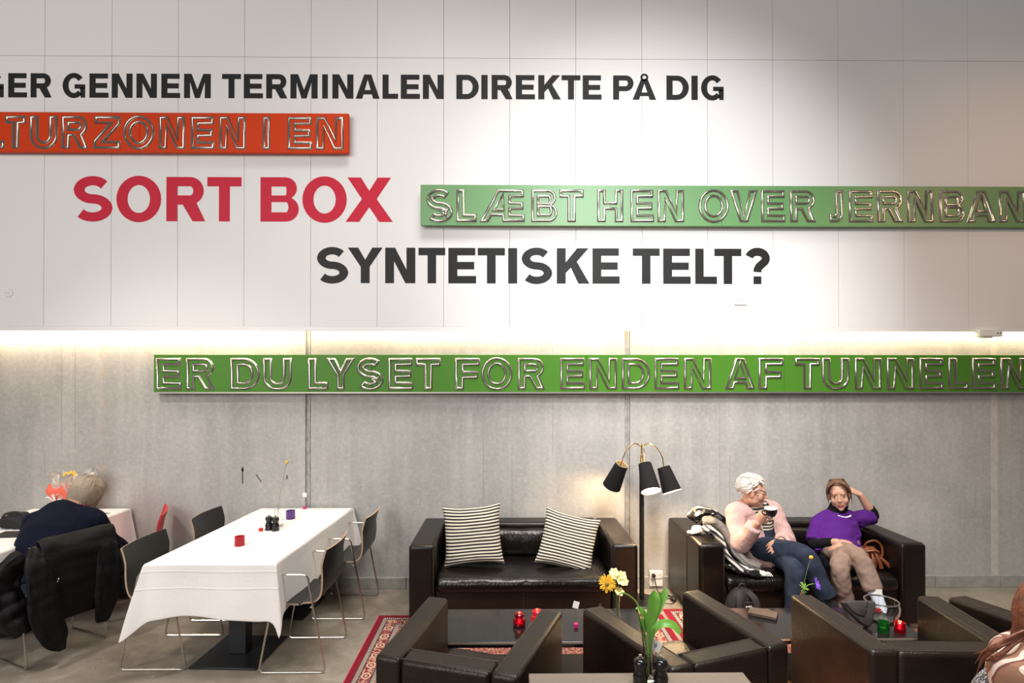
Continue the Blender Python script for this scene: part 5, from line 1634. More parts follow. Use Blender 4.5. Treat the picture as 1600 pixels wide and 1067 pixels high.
def add_head(b, c, R, k=1.0):
    def e(p, r, q=None):
        b.ell(V(c) + R @ (V(p) * k), V(r) * k, R if q is None else R @ q, 18, 12)
    e((0, -0.014, 0.038), (0.073, 0.093, 0.080))
    e((0, 0.022, -0.020), (0.062, 0.064, 0.082))
    e((0, 0.034, -0.066), (0.044, 0.046, 0.040))
    e((0, 0.062, -0.096), (0.021, 0.018, 0.017))
    e((0, 0.066, 0.034), (0.048, 0.020, 0.030))
    for s in (-1, 1):
        e((s * 0.037, 0.052, -0.028), (0.026, 0.024, 0.029))
        e((s * 0.030, 0.078, 0.024), (0.020, 0.008, 0.007))
        e((s * 0.031, 0.070, 0.006), (0.0135, 0.0125, 0.0105))
        e((s * 0.045, 0.004, -0.062), (0.016, 0.038, 0.026))
        e((s * 0.074, -0.008, -0.006), (0.008, 0.017, 0.030), Matrix.Rotation(s * -0.35, 3, 'Z'))
        e((s * 0.009, 0.092, -0.031), (0.0075, 0.008, 0.0065))
    P = lambda *p: V(c) + R @ (V(p) * k)
    b.tube([P(0, 0.078, 0.022), P(0, 0.088, 0.004), P(0, 0.099, -0.014), P(0, 0.106, -0.027)], [0.0065 * k, 0.0068 * k, 0.0078 * k, 0.0095 * k], 10, round_ends=True)
    e((0, 0.082, -0.0565), (0.022, 0.009, 0.0062))
    e((0, 0.081, -0.0675), (0.018, 0.0095, 0.0068))


def paint_face(me, c, R, k, mats, brow=True):
    """lips, eyes and brows as face patches of the one continuous skin mesh"""
    Ri = R.transposed()
    for p in me.polygons:
        q = Ri @ (p.center - V(c)) / k
        if q.y < 0.05:
            continue
        ax = abs(q.x)
        if abs(q.z + 0.062) < 0.0105 - 0.006 * (ax / 0.024) ** 2 and ax < 0.024 and q.y > 0.07:
            p.material_index = 1
        d = ((ax - 0.031) / 0.0125) ** 2 + ((q.z - 0.0055) / 0.0042) ** 2
        if d < 1:
            p.material_index = 3 if abs(ax - 0.031) < 0.0060 else 2
        elif ((ax - 0.031) / 0.0145) ** 2 + ((q.z - 0.0075) / 0.0078) ** 2 < 1 and q.z > 0.009:
            p.material_index = 4
        if brow and 0.013 < ax < 0.048 and abs(q.z - (0.0265 - 0.10 * abs(ax - 0.033))) < 0.0038:
            p.material_index = 4


def hand(b, W, d, n, thumb, curls, spread=0.0, scale=1.0):
    """W wrist, d finger direction, n back-of-hand normal, thumb +1/-1 side, curls = bend per joint for 4 fingers"""
    d = V(d).normalized(); n = V(n); n = (n - d * n.dot(d)).normalized(); s = d.cross(n) * thumb
    W = V(W); k = scale
    palm = [W - d * 0.02 * k, W + d * 0.012 * k, W + d * 0.045 * k, W + d * 0.08 * k, W + d * 0.092 * k]
    b.tube(palm, [(0.025 * k, 0.019 * k), (0.028 * k, 0.018 * k), (0.038 * k, 0.0165 * k), (0.041 * k, 0.0135 * k), (0.037 * k, 0.010 * k)], 16, ref=s)
    L = (0.074, 0.080, 0.075, 0.060)
    for i in range(4):
        off = (0.031 - 0.0205 * i) * k
        p = W + d * (0.084 - 0.004 * abs(i - 1.2)) * k + s * off
        dd = (d + s * (spread * (1.5 - i) * 0.12)).normalized()
        bend = -n
        cur = curls[i] if isinstance(curls, (list, tuple)) else curls
        pts = [p - dd * 0.012 * k, p]
        ang = 0
        for q, fr in enumerate((0.46, 0.30, 0.24)):
            ang += cur * (0.8, 1.0, 0.7)[q]
            v = dd * math.cos(ang) + bend * math.sin(ang)
            pts.append(pts[-1] + v * L[i] * fr * k)
        b.tube(pts, [0.0092 * k, 0.0094 * k, 0.0086 * k, 0.0078 * k, 0.0064 * k], 10, round_ends=True)
    tp = W + d * 0.022 * k + s * 0.024 * k
    v1 = (d * 0.62 + s * 0.68 - n * 0.35).normalized(); v2 = (d * 0.88 + s * 0.2 - n * 0.4).normalized()
    b.tube([tp - v1 * 0.01 * k, tp + v1 * 0.034 * k, tp + v1 * 0.038 * k + v2 * 0.030 * k, tp + v1 * 0.038 * k + v2 * 0.052 * k], [0.014 * k, 0.0115 * k, 0.0102 * k, 0.0078 * k], 10, round_ends=True)


def chain(pts, radii, k=5):
    """smooth a limb: spline points and interpolated radii"""
    out = spline(pts, k)
    rr = []
    n = len(pts) - 1
    for i in range(len(out)):
        q = i / (len(out) - 1) * n
        j = min(int(q), n - 1)
        a, c = radii[j], radii[j + 1]
        if not isinstance(a, tuple): a = (a, a)
        if not isinstance(c, tuple): c = (c, c)
        t = q - j
        rr.append((a[0] + (c[0] - a[0]) * t, a[1] + (c[1] - a[1]) * t))
    return out, rr


def limb_pts(a, m, c):
    a, m, c = V(a), V(m), V(c)
    return [a, a.lerp(m, .5), m.lerp(a, .12), m.lerp(c, .12), m.lerp(c, .5), c]


ARM = [0.050, 0.045, 0.039, 0.038, 0.035, 0.026]
LEG = [0.088, 0.078, 0.058, 0.056, 0.052, 0.036]


def torso_rows(c, off=0.0, top=True):
    rows = [(c['pelvis'] - (c['chest'] - c['pelvis']).normalized() * 0.09, (.145, .105)), (c['pelvis'], (.168, .122)), (c['waist'], c.get('waist_r', (.150, .115))), (c['chest'], c.get('chest_r', (.162, .122))), (c['upper'], c.get('upper_r', (.150, .088)))]
    if top:
        rows += [(c['neck'], (.066, .058))]
    return [r[0] for r in rows], [(r[1][0] + off, r[1][1] + off) for r in rows]


def body_mesh(c, voxel=0.0052, hands=True, feet=True):
    b = MB()
    pts, rr = chain(*torso_rows(c))
    b.tube(pts, rr, 22, ref=c['lat'], round_ends=True)
    for i in (0, 1):
        p, r = chain(limb_pts(c['sh'][i], c['el'][i], c['wr'][i]), ARM, 4)
        b.tube(p, r, 14, round_ends=True)
        b.tube([c['upper'], c['sh'][i]], [c.get('yoke', 0.078) - 0.008, c.get('yoke', 0.078) - 0.022], 14, round_ends=True)
        if hands and c['hand'][i]:
            h = c['hand'][i]
            hand(b, c['wr'][i], h[0], h[1], h[2], h[3], h[4] if len(h) > 4 else 0.4, c.get('hs', 0.95))
        p, r = chain(limb_pts(c['hip'][i], c['kn'][i], c['an'][i]), LEG, 4)
        b.tube(p, r, 16, round_ends=True)
        if feet:
            t = V(c['toe'][i]).normalized(); a = V(c['an'][i])
            b.tube([a - t * 0.03 + V((0, 0, -0.03)), a + t * 0.05 + V((0, 0, -0.035)), a + t * 0.13 + V((0, 0, -0.05)), a + t * 0.175 + V((0, 0, -0.055))], [(.034, .036), (.040, .034), (.042, .022), (.026, .014)], 14, ref=t.cross(V((0, 0, 1))), round_ends=True)
    H = V(c['head']); R = c['R']; k = c.get('hk', 1.0)
    nb = H + R @ V((0, -0.022, -0.055)) * k
    b.tube([c['neck'] - (nb - c['neck']) * 0.25, c['neck'].lerp(nb, .5), nb], [(.060, .056), (.050, .050), (.050, .052)], 16, round_ends=True)
    add_head(b, H, R, k)
    me = remeshed(b, voxel, 3, 0.4)
    return me


def shirt_mesh(c, off, upto=1.0, sleeves=(1.0, 1.0), voxel=0.007, wrinkle=(0.006, 9, (1, 1, 1.6)), neck=False, flare=0.0, hem=0.09, sl_off=0.0, smooth=4):
    b = MB()
    pts, rr = torso_rows(c, off)
    if not neck:
        pts[-1] = pts[-2].lerp(pts[-1], c.get('neckline', 0.72)); rr[-1] = (0.085 + off, 0.068 + off)
    pts[0] = c['pelvis'] - (c['chest'] - c['pelvis']).normalized() * hem
    rr[0] = (rr[0][0] + 0.012 + flare, rr[0][1] + 0.006 + flare)
    p, r = chain(pts, rr)
    b.tube(p, r, 24, ref=c['lat'], round_ends=neck)
    for i in (0, 1):
        if sleeves[i] <= 0: continue
        p, r = chain(limb_pts(c['sh'][i], c['el'][i], c['wr'][i]), [q + off + sl_off for q in ARM], 4)
        n = max(3, int(len(p) * sleeves[i]))
        b.tube(p[:n], r[:n], 16)
        b.tube([c['upper'], c['sh'][i]], [c.get('yoke', 0.078) + off, c.get('yoke', 0.078) - 0.02 + off + sl_off * .5], 16, round_ends=True)
    return remeshed(b, voxel, smooth, 0.5, wrinkle)


def trouser_mesh(c, off, voxel=0.007, wrinkle=(0.008, 8, (1, 1, 1)), upto=(1.0, 1.0), smooth=4):
    b = MB()
    ax = (c['chest'] - c['pelvis']).normalized()
    b.tube([c['pelvis'] - ax * 0.10, c['pelvis'] - ax * 0.02, c['pelvis'] + ax * 0.07], [(.14 + off, .11 + off), (.172 + off, .128 + off), (.160 + off, .122 + off)], 22, ref=c['lat'], round_ends=True)
    for i in (0, 1):
        p, r = chain(limb_pts(c['hip'][i], c['kn'][i], c['an'][i]), [LEG[0] + off, LEG[1] + off, LEG[2] + off + .005, LEG[3] + off + .006, LEG[4] + off + 0.008, LEG[5] + off + 0.022], 5)
        n = int(len(p) * upto[i])
        b.tube(p[:n], r[:n], 18)
    return remeshed(b, voxel, smooth, 0.5, wrinkle)


def shoe(c, i, m, root, name='shoe', pad=0.008):
    t = V(c['toe'][i]).normalized(); a = V(c['an'][i])
    dn = V(c.get('soledn', (0, 0, -1)))
    b = MB()
    b.tube([a - t * 0.045 + dn * 0.034, a + t * 0.03 + dn * 0.036, a + t * 0.11 + dn * 0.048, a + t * 0.175 + dn * 0.054, a + t * 0.20 + dn * 0.057], [(.036 + pad, .034 + pad), (.040 + pad, .036 + pad), (.044 + pad, .026 + pad), (.036 + pad, .016 + pad), (.018, .010)], 18, ref=t.cross(V((0, 0, 1))), round_ends=True)
    o = b.build(name, m, root)
    s = MB()
    s.tube([a - t * 0.05 + dn * 0.072, a + t * 0.05 + dn * 0.074, a + t * 0.12 + dn * 0.072, a + t * 0.205 + dn * 0.068], [(.038, .007), (.040, .007), (.048, .007), (.024, .006)], 14, ref=t.cross(V((0, 0, 1))), round_ends=True)
    s.build('sole', M['plastic_black'], o)
    return o


def sock(c, i, m, root, up=0.12):
    a = V(c['an'][i]); k = V(c['kn'][i])
    d = (k - a).normalized()
    b = MB(); b.tube([a - d * 0.03, a + d * 0.04, a + d * up], [0.042, 0.041, 0.047], 16, round_ends=True)
    return b.build('sock', m, root)


def hairline(d, front=0.60, ear=0.02, nape=-0.62):
    """positive where hair grows; d is a direction in head coordinates"""
    y = d.y
    if y < -0.35: t = nape
    elif y < 0.18: t = nape + (ear - nape) * (y + 0.35) / 0.53
    elif y < 0.62: t = ear + (front - ear) * (y - 0.18) / 0.44
    else: t = front
    return d.z - t


def hair_cap(c, R, k, m, root, inside, thick=0.016, lumps=0.006, flow='back', locks=(), seed=0, name='hair', back=0.0):
    """cap following the skull with strand grooves; inside(dir) in head coordinates says where hair grows"""
    b = MB(); nu, nv = 110, 64
    rings = []
    for i in range(nv + 1):
        th = PI * (0.002 + 0.996 * i / nv)
        ring = []
        for j in range(nu):
            ph = 2 * PI * j / nu
            d = V((math.sin(th) * math.cos(ph), math.sin(th) * math.sin(ph), -math.cos(th)))
            f = inside(d)
            base = V((d.x * 0.0735, d.y * 0.094 - 0.014, d.z * 0.086 + 0.034))
            if flow == 'back':
                g = V((math.atan2(d.x, d.z + 0.55) * 11, d.y * 1.6, seed))
            else:
                g = V((math.atan2(d.x, d.y) * 9, d.z * 1.4, seed))
            n = noise.noise(g) + 0.5 * noise.noise(g * 2.3) + 0.8 * noise.noise(V((d.x * 3, d.y * 3, d.z * 3 + seed)))
            if f > 0:
                q = base + d * ((thick + back * max(0, -d.y) + lumps * n) * min(1, f * 4))
            else:
                q = base * 1.0 - d * min(0.024, -f * 0.14)
            ring.append(V(c) + R @ (q * k))
        rings.append(ring)
    b.loft(rings)
    for pts, r in locks:
        p = spline([V(c) + R @ (V(q) * k) for q in pts], 5)
        n = len(p)
        rr = [max(0.0012, r * k * math.sin(PI * (0.18 + 0.80 * i / (n - 1)))) for i in range(n)]
        b.tube(p, rr, 8, round_ends=True)
    return b.build(name, m, root)


def person(label, c):
    root = thing('person', label, 'person', (0, 0, 0))
    me = body_mesh(c)
    paint_face(me, c['head'], c['R'], c.get('hk', 1.0), None)
    # shoes and clothes cover the rest
    link('body', me, [M['skin'], M['lips'], M['eye_white'], M['iris'], M['brow']], root)
    return root


def mk(**k):
    c = dict(k)
    for q in ('pelvis', 'waist', 'chest', 'upper', 'neck', 'head'):
        c[q] = V(c[q])
    c['R'] = frame(c['face'], c.get('face_up', (0, 0, 1)))
    return c

# ---- white-haired woman drinking from a black cup
c = mk(pelvis=(2.06, -0.52, 0.535), waist=(2.045, -0.50, 0.625), chest=(2.03, -0.49, 0.735), upper=(2.015, -0.505, 0.83), neck=(2.005, -0.53, 0.885), head=(1.985, -0.585, 0.985), face=(0.93, -0.35, -0.10), face_up=(0.1, 0.0, 1),
       lat=(0.94, 0.34, 0), sh=[(1.86, -0.545, 0.805), (2.185, -0.475, 0.805)], el=[(1.835, -0.675, 0.57), (2.255, -0.60, 0.585)], wr=[(1.900, -0.845, 0.800), (2.125, -0.76, 0.645)],
       hand=[((0.36, -0.30, 0.75), (-0.45, -0.85, -0.05), 1, (0.95, 1.05, 1.15, 1.2)), ((-0.86, -0.38, -0.30), (0.1, -0.55, 0.85), -1, (0.25, 0.3, 0.35, 0.4), 0.5)],
       hip=[(1.985, -0.56, 0.525), (2.16, -0.55, 0.525)], kn=[(2.20, -0.955, 0.612), (2.125, -0.965, 0.505)], an=[(2.345, -1.03, 0.275), (2.12, -0.955, 0.10)], toe=[(0.80, -0.25, -0.55), (0.1, -1, 0)], hk=1.0)
w1 = person('white-haired woman in pink cardigan on the right sofa, drinking from a black cup', c)
link('striped_top', shirt_mesh(dict(c, neckline=0.45), 0.010, sleeves=(0.5, 0.5), wrinkle=(0.004, 10, (1, 1, 1))), M['striped'], w1)
cm = shirt_mesh(dict(c, neckline=0.9), 0.022, sleeves=(0.985, 0.97), wrinkle=(0.0075, 11, (1, 1, 1.3)), flare=0.012, hem=0.14, sl_off=0.006, smooth=8)
bm = bmesh.new(); bm.from_mesh(cm)
Rt = Matrix((V((0.94, 0.34, 0)), V((0.34, -0.94, 0)), V((0, 0, 1))))     # rows: across, front, up
gone = []
for f in bm.faces:
    q = f.calc_center_median()
    ax = c['chest'].lerp(c['pelvis'], (0.735 - q.z) / 0.2)
    t = Rt @ (q - V((ax.x, ax.y, q.z)))
    lo, hi = (-0.035 - 0.04 * max(0, (q.z - 0.66)) / .2, 0.085) if q.z > 0.60 else (-0.02, 0.06)
    arms = min((q - V(c['el'][0]).lerp(V(c['wr'][0]), s)).length for s in (0, .25, .5, .75, 1)) < 0.075 or min((q - V(c['el'][1]).lerp(V(c['wr'][1]), s)).length for s in (0, .25, .5, .75, 1)) < 0.075
    if t.y > 0.05 and lo < t.x < hi and 0.44 < q.z < 0.90 and not arms:
        gone.append(f)
    elif (q - c['neck'] - V((0.012, -0.045, 0.02))).length < 0.080 or q.z > 0.905:
        gone.append(f)
bmesh.ops.delete(bm, geom=gone, context='FACES')
bm.to_mesh(cm); bm.free()
link('cardigan', cm, M['pink_knit'], w1, solid=0.009)
link('trousers', trouser_mesh(c, 0.010, upto=(0.97, 1.0)), M['jeans'], w1)
for i in (0, 1):
    sock(c, i, M['sock_black'], w1, 0.14); shoe(c, i, M['shoe_black'], w1, pad=0.003)
rnd = random.Random(5)
lk = []
for i in range(70):
    x = rnd.uniform(-0.062, 0.062); y0 = rnd.uniform(-0.085, 0.055)
    zz = 0.034 + 0.100 * math.sqrt(max(0.02, 1 - (x / .09) ** 2 - ((y0 + .014) / .112) ** 2))
    lk.append((((x, y0 + 0.018, zz - 0.004), (x * 1.05, y0 - 0.008, zz + 0.006 + rnd.uniform(0, .008)), (x * 1.12, y0 - 0.036, zz - 0.008 + rnd.uniform(-.006, .006))), 0.0065))
for i in range(40):
    sg = rnd.choice((-1, 1)); y0 = rnd.uniform(-0.10, 0.03); z0 = rnd.uniform(-0.03, 0.08)
    xx = 0.088 * math.sqrt(max(0.05, 1 - ((y0 + .014) / .122) ** 2))
    if y0 > -0.03 and z0 < 0.03: continue
    lk.append((((sg * xx, y0 + 0.014, z0 + 0.016), (sg * (xx + .005), y0 - 0.006, z0), (sg * xx, y0 - 0.026, z0 - 0.020)), 0.006))
hair_cap(c['head'], c['R'], 1.0, M['hair_white'], w1, lambda d: hairline(d, 0.52, 0.10, -0.50), 0.020, 0.006, 'back', lk, 2, back=0.010)
R = c['R']; H = c['head']
b = MB()
for s in (-1, 1):
    cc = H + R @ V((s * 0.032, 0.096, 0.002))
    b.tube([cc + R @ V((0.021 * math.cos(a), -0.004 * abs(math.cos(a)), 0.015 * math.sin(a))) for a in [2 * PI * k / 20 for k in range(20)]], 0.0016, 6, loop=True)
    b.tube([H + R @ V((s * 0.053, 0.093, 0.006)), H + R @ V((s * 0.076, 0.06, 0.009)), H + R @ V((s * 0.081, -0.005, 0.012))], 0.0016, 6)
b.tube([H + R @ V((-0.011, 0.097, 0.006)), H + R @ V((0.011, 0.097, 0.006))], 0.0015, 6)
b.build('spectacles', M['spectacle'], w1)
b = MB(); q = V(c['wr'][1]); d = (V(c['el'][1]) - q).normalized()
b.tube([q + d * 0.0, q + d * 0.022], [0.031, 0.032], 16); b.build('wristwatch', M['shoe_black'], w1)
# the cup in her hand
t = thing('coffee_cup', 'black cup with white inside held by the white-haired woman', 'cup', (1.974, -0.922, 0.874))
t.rotation_euler = (math.radians(4), math.radians(-7), 0)
b = MB(); b.lathe([(0, 0), (0.020, 0), (0.026, 0.004), (0.040, 0.028), (0.0455, 0.060), (0.0425, 0.060), (0.037, 0.029), (0.023, 0.008), (0, 0.007)], 32)
me = b.mesh('bowl')
o = link('bowl', me, [M['ceramic_black'], M['ceramic_white']], t)
for p in me.polygons:
    r = math.hypot(p.center.x, p.center.y)
    if p.normal.z > 0.2 or (p.center.x * p.normal.x + p.center.y * p.normal.y) < 0: p.material_index = 1
b = MB(); b.tube(spline([(-0.040, 0, 0.050), (-0.060, 0, 0.050), (-0.068, 0, 0.034), (-0.055, 0, 0.018), (-0.033, 0, 0.018)], 5), 0.0045, 8); b.build('handle', M['ceramic_black'], t)

# ---- woman in the purple shirt
c = mk(pelvis=(2.665, -0.60, 0.525), waist=(2.69, -0.55, 0.60), chest=(2.73, -0.475, 0.685), upper=(2.755, -0.435, 0.750), neck=(2.763, -0.435, 0.818), head=(2.752, -0.468, 0.928), face=(-0.50, -0.85, -0.02), face_up=(-0.14, 0.05, 1),
       lat=(0.97, 0.12, 0.12), upper_r=(.115, .082), yoke=0.068, neckline=0.40, chest_r=(.152, .115), sh=[(2.595, -0.46, 0.705), (2.915, -0.43, 0.72)], el=[(2.478, -0.575, 0.555), (3.085, -0.405, 0.742)], wr=[(2.555, -0.765, 0.635), (2.955, -0.425, 0.925)],
       hand=[((0.95, -0.20, -0.14), (0.05, -0.5, 0.86), 1, (0.12, 0.15, 0.18, 0.22), 0.3), ((-0.82, 0.05, 0.45), (0.35, -0.55, 0.7), 1, (0.35, 0.4, 0.45, 0.5), 0.6)],
       hip=[(2.575, -0.61, 0.525), (2.755, -0.60, 0.525)], kn=[(2.60, -0.965, 0.592), (2.445, -0.975, 0.515)], an=[(2.655, -1.12, 0.275), (2.535, -0.94, 0.105)], toe=[(0.40, -0.80, -0.25), (0.1, -1, 0)], hk=1.0)
w2 = person('woman in purple shirt and taupe trousers on the right sofa, hand at her head', c)
link('black_jersey', shirt_mesh(c, 0.007, sleeves=(0.97, 0.80), neck=True, wrinkle=(0.003, 10, (1, 1, 1))), M['black_knit'], w2)
b = MB()
nb = c['head'] + c['R'] @ V((0, -0.022, -0.075))
b.tube([c['neck'] - V((0, 0, 0.035)), c['neck'].lerp(nb, .4), c['neck'].lerp(nb, .85)], [(.075, .07), (.060, .060), (.059, .060)], 20, round_ends=True); b.build('roll_collar', M['black_knit'], w2)
link('purple_shirt', shirt_mesh(c, 0.018, sleeves=(0.46, 0.46), wrinkle=(0.008, 11, (0.8, 1, 2.2)), hem=0.085, sl_off=0.006, flare=0.022), M['purple_knit'], w2)
b = MB()
for i in range(13):
    a = -0.75 + 1.5 * i / 12
    p = c['neck'] + V((math.sin(a) * 0.072 - 0.015, -0.086 - 0.038 * math.cos(a), -0.006 - 0.040 * math.cos(a)))
    b.ell(p, (0.0065,) * 3, None, 8, 6)
b.build('bead_necklace', M['white_petal'], w2)
b = MB()
for k in range(3):
    p = c['chest'].lerp(c['upper'], 0.75 - 0.33 * k) + V((0.0, -0.148 + 0.008 * k, 0.015))
    b.ell(p, (0.006, 0.004, 0.006), None, 8, 6)
b.build('shirt_button', M['purple_knit'], w2)
link('trousers', trouser_mesh(c, 0.004, upto=(0.90, 1.0), wrinkle=(0.010, 14, (1, 1, 1))), M['khaki'], w2)
sock(c, 0, M['sock_pale'], w2, 0.10); sock(c, 1, M['sock_pale'], w2, 0.1)
for i in (0, 1):
    shoe(c, i, M['shoe_brown'], w2)
lk = []
rnd = random.Random(8)
for sg in (-1, 1):
    for i in range(7):
        y = 0.05 - 0.017 * i
        lk.append((((sg * 0.020, y + 0.035, 0.122), (sg * 0.062, y + 0.026, 0.092), (sg * (0.084 + 0.003 * rnd.random()), y + 0.004, 0.035), (sg * 0.084, y - 0.020, -0.035 - rnd.uniform(0, .03))), 0.0085))
for i in range(12):
    x = -0.066 + 0.012 * i
    lk.append((((x * .7, -0.06, 0.125), (x, -0.108, 0.06), (x * 1.05, -0.112, -0.02), (x * 0.9, -0.09, -0.085)), 0.012))
hair_cap(c['head'], c['R'], 1.0, M['hair_brown'], w2, lambda d: hairline(d, 0.66, -0.12, -0.70), 0.015, 0.005, 'back', lk, 6)

# ---- person in navy, seen from behind
c = mk(pelvis=(-3.235, -1.10, 0.545), waist=(-3.25, -1.05, 0.65), chest=(-3.265, -0.97, 0.775), upper=(-3.28, -0.885, 0.885), neck=(-3.275, -0.81, 0.935), head=(-3.255, -0.69, 1.000), face=(0.10, 0.93, -0.34), face_up=(0.25, 0.2, 1),
       lat=(0.97, 0.20, 0), sh=[(-3.075, -0.865, 0.840), (-3.430, -0.945, 0.840)], el=[(-3.045, -0.755, 0.65), (-3.405, -1.06, 0.63)], wr=[(-3.02, -0.60, 0.53), (-3.36, -0.90, 0.60)],
       hand=[((0.0, 0.5, -0.8), (0.9, -0.3, -0.1), 1, 0.3), ((0.1, 0.9, -0.1), (0, 0.1, 1), -1, 0.25)],
       hip=[(-3.17, -1.02, 0.53), (-3.30, -1.15, 0.53)], kn=[(-3.47, -0.78, 0.55), (-3.62, -0.96, 0.55)], an=[(-3.50, -0.75, 0.10), (-3.64, -0.92, 0.10)], toe=[(-0.9, 0.3, 0), (-0.9, 0.3, 0)],
       waist_r=(.18, .14), chest_r=(.20, .15), hk=1.02)
w3 = person('greyish blond person in navy sweater bending over the left table, seen from behind', c)
link('navy_sweater', shirt_mesh(c, 0.022, sleeves=(0.97, 0.97), wrinkle=(0.012, 6, (1, 1, 1)), hem=0.10, sl_off=0.012, smooth=8), M['navy_knit'], w3)
link('trousers', trouser_mesh(c, 0.012), M['jeans'], w3)
for i in (0, 1):
    shoe(c, i, M['shoe_black'], w3)
lk = []
rnd = random.Random(4)
for i in range(60):
    a = -2.4 + 4.8 * i / 59
    sx, cy = math.sin(a), -math.cos(a)
    lk.append((((sx * .02, cy * .03, 0.125), (sx * .072, cy * .095 - 0.01, 0.085), (sx * .090, cy * .112 - 0.012, 0.01), (sx * .088, cy * .104 - 0.012, -0.07 - rnd.uniform(0, .03))), 0.011))
hair_cap(c['head'], c['R'], 1.02, M['hair_grey'], w3, lambda d: hairline(d, 0.58, -0.3, -0.75), 0.022, 0.006, 'down', lk, 3)
b = MB(); q = c['neck']
b.tube([q + V((0.075 * math.cos(a), 0.07 * math.sin(a) * .9, 0.03 * math.sin(a) - 0.012)) for a in [2 * PI * k / 24 for k in range(24)]], 0.011, 8, loop=True); b.build('red_collar', M['vinyl_red'], w3)

# black puffer coat over the back of that chair
coat = thing('puffer_coat', 'black quilted coat hanging over the chair back behind the navy-clad person', 'coat', (0, 0, 0))
A, B = V((-3.075, -1.395, 0)), V((-2.885, -0.975, 0))       # ends of the chair back
ax = (B - A).normalized(); ot = V((ax.y, -ax.x, 0))
if ot.y > 0: ot = -ot
ot = V((0.91, -0.41, 0))
def coat_panel(name, path, halfw, th, seed, quilt=0.085, amp=0.010, side=None):
    """soft quilted panel swept along path; widths along the chair back"""
    b = MB()
    pts = spline(path, 7); n = len(pts); rings = []
    acc = 0
    for i, p in enumerate(pts):
        if i: acc += (pts[i] - pts[i - 1]).length
        q = i / (n - 1) * (len(halfw) - 1); j = min(int(q), len(halfw) - 2); w = halfw[j] + (halfw[j + 1] - halfw[j]) * (q - j)
        tg = (pts[min(i + 1, n - 1)] - pts[max(i - 1, 0)]).normalized()
        s = side or ax
        a = (s - tg * s.dot(tg)).normalized(); nn = tg.cross(a)
        puff = abs(math.sin(PI * acc / quilt)) ** .5
        ring = []
        for k in range(26):
            t = 2 * PI * k / 26
            ct, st = math.cos(t), math.sin(t)
            wv = amp * noise.noise(V((ct * 1.7, acc * 7, seed))) + amp * .8 * noise.noise(V((ct * 4, acc * 12, seed + 5)))
            e = w * math.copysign(abs(ct) ** .75, ct)
            ring.append(p + a * e + nn * (th * (0.55 + 0.45 * puff) * math.copysign(abs(st) ** .8, st) + wv * 1.6))
        rings.append(ring)
    b.loft(rings)
    return b.build(name, M['puffer'], coat, sub=1)
mid = A.lerp(B, .55)
coat_panel('back_panel', [mid - ot * 0.055 + V((0, 0, 0.60)), mid - ot * 0.035 + V((0, 0, 0.75)), mid + ot * 0.0 + V((0, 0, 0.83)), mid + ot * 0.055 + V((0, 0, 0.77)), mid + ot * 0.075 + V((0, 0, 0.62)), mid + ot * 0.07 + V((0, 0, 0.45)), mid + ot * 0.06 + V((0, 0, 0.29))], [0.17, 0.22, 0.235, 0.235, 0.235, 0.23, 0.22], 0.020, 1)
l0 = A + ax * 0.02
coat_panel('front_panel', [l0 + ot * 0.02 + V((0, 0, 0.80)), l0 + ot * 0.075 - ax * 0.03 + V((0, 0, 0.70)), l0 + ot * 0.10 - ax * 0.02 + V((0, 0, 0.55)), l0 + ot * 0.11 + ax * 0.00 + V((0, 0, 0.38)), l0 + ot * 0.11 + ax * 0.055 + V((0, 0, 0.20)), l0 + ot * 0.10 + ax * 0.10 + V((0, 0, 0.11))], [0.05, 0.07, 0.08, 0.095, 0.075, 0.02], 0.022, 4)
l1 = A - ax * 0.03
coat_panel('sleeve', [l1 - ot * 0.03 + V((0, 0, 0.76)), l1 - ax * 0.07 - ot * 0.05 + V((0, 0, 0.68)), l1 - ax * 0.10 - ot * 0.06 + V((0, 0, 0.56)), l1 - ax * 0.07 - ot * 0.03 + V((0, 0, 0.42)), l1 - ax * 0.01 + ot * 0.01 + V((0, 0, 0.28))], [0.06, 0.085, 0.09, 0.085, 0.07], 0.055, 7, amp=0.014)
r0 = B + ax * 0.02
coat_panel('sleeve', [r0 - ax * 0.05 + V((0, 0, 0.70)), r0 + ot * 0.03 + ax * 0.01 + V((0, 0, 0.61)), r0 + ot * 0.05 + ax * 0.07 + V((0, 0, 0.52)), r0 + ot * 0.05 + ax * 0.09 + V((0, 0, 0.40)), r0 + ot * 0.04 + ax * 0.08 + V((0, 0, 0.28))], [0.05, 0.075, 0.085, 0.08, 0.06], 0.05, 9, amp=0.014)
coat_panel('front_panel', [B - ax * 0.06 + ot * 0.065 + V((0, 0, 0.74)), B - ax * 0.05 + ot * 0.09 + V((0, 0, 0.55)), B - ax * 0.06 + ot * 0.09 + V((0, 0, 0.36)), B - ax * 0.09 + ot * 0.08 + V((0, 0, 0.18))], [0.06, 0.085, 0.085, 0.04], 0.022, 12)
b = MB(); p = A + ot * 0.135 + ax * 0.07 + V((0, 0, 0.575)); b.tube([p, p + V((0.012, -0.004, 0.022))], 0.004, 8); b.build('zip_pull', M['zip'], coat)

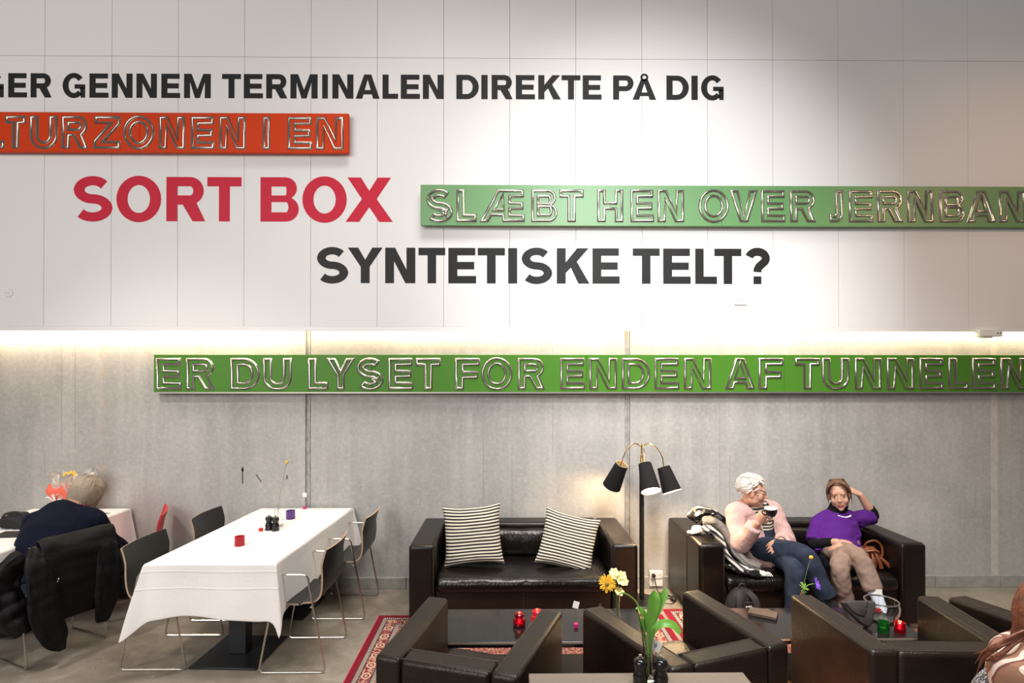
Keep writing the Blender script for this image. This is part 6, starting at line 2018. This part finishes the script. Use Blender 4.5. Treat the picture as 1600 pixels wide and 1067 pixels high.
# ---- foreground person with the patterned scarf, seen from behind, cut by the picture edge
c = mk(pelvis=(1.98, -3.17, 0.53), waist=(1.965, -3.15, 0.62), chest=(1.945, -3.125, 0.74), upper=(1.935, -3.10, 0.85), neck=(1.945, -3.085, 0.91), head=(1.99, -3.05, 1.045), face=(0.75, 0.6, -0.1), lat=(0.8, -0.55, 0),
       sh=[(2.10, -3.19, 0.76), (1.81, -3.02, 0.745)], el=[(2.16, -3.10, 0.58), (1.78, -2.93, 0.57)], wr=[(2.20, -2.90, 0.62), (1.99, -2.86, 0.60)],
       hand=[((0.3, 0.9, 0), (0, 0, 1), 1, 0.3), ((0.9, 0.4, 0), (0, 0, 1), -1, 0.3)],
       hip=[(2.03, -3.10, 0.52), (1.95, -3.04, 0.52)], kn=[(2.36, -2.85, 0.54), (2.20, -2.72, 0.54)], an=[(2.38, -2.85, 0.10), (2.22, -2.72, 0.10)], toe=[(0.7, 0.7, 0), (0.7, 0.7, 0)], hk=1.0)
w4 = person('auburn-haired person in beige patterned scarf at the bottom right corner', c)
link('knit_jumper', shirt_mesh(c, 0.02, sleeves=(0.97, 0.97), hem=0.10, sl_off=0.01), M['melange'], w4)
link('trousers', trouser_mesh(c, 0.012), M['jeans'], w4)
for i in (0, 1):
    shoe(c, i, M['shoe_black'], w4)
b = MB()
n = 40
rings = []
for i in range(n):
    a = 2 * PI * i / n
    rx, ry = 0.130, 0.118
    ctr = c['neck'] + V((rx * math.cos(a), ry * math.sin(a), 0.0 - 0.02 * math.sin(a)))
    o = V((math.cos(a), math.sin(a), 0))
    ring = []
    for k in range(20):
        t = 2 * PI * k / 20
        q = 1 + 0.34 * noise.noise(V((math.cos(a) * 1.6 + math.cos(t), math.sin(a) * 1.6, math.sin(t) * 1.5 + 3))) + 0.10 * math.sin(t * 4 + a * 2)
        ring.append(ctr + o * (0.078 * math.cos(t) * q) + V((0, 0, 0.150 * math.sin(t) * q - 0.100)))
    rings.append(ring)
b.loft(rings, loop=True)
b.build('scarf', M['scarf'], w4, sub=1)
b = MB()
rnd = random.Random(31)
for i in range(10):
    q = i / 9
    a = V((1.935 - 0.05 * q, -3.10 + 0.05 * q, 1.05 - 0.03 * q)); z = rnd.uniform(-.02, .02)
    e = V((1.728 + 0.03 * rnd.random(), -3.00 - 0.03 * rnd.random(), 0.835 + z + 0.05 * q))
    m1 = V((1.80 + 0.05 * q + z * .3, -3.085, 0.985 + 0.01 * q)); m2 = V((1.728 + 0.025 * q, -3.05 - 0.03 * q, 0.915 + z))
    p = spline([a, m1, m2, e], 6); n = len(p)
    b.tube(p, [max(0.0012, 0.0055 * math.sin(PI * (0.12 + 0.86 * k / (n - 1)))) for k in range(n)], 8, round_ends=True)
b.build('loose_hair', M['hair_auburn'], w4)
lk = []
rnd = random.Random(21)
for i in range(44):
    a = -2.7 + 5.4 * i / 43
    sx, cy = math.sin(a), -math.cos(a)
    w = rnd.uniform(-.008, .008)
    lk.append((((sx * .02, cy * .03, 0.125), (sx * .076, cy * .10 - 0.01, 0.085), (sx * (.096 + w), cy * .118 - 0.012, 0.0), (sx * (.10 + w), cy * .118 - 0.012, -0.08), (sx * (.125 + 2 * w), cy * .14 - .01, -0.15 - rnd.uniform(0, .05))), 0.017))
hair_cap(c['head'], c['R'], 1.0, M['hair_auburn'], w4, lambda d: hairline(d, 0.58, -0.3, -0.75), 0.022, 0.006, 'down', lk, 3)
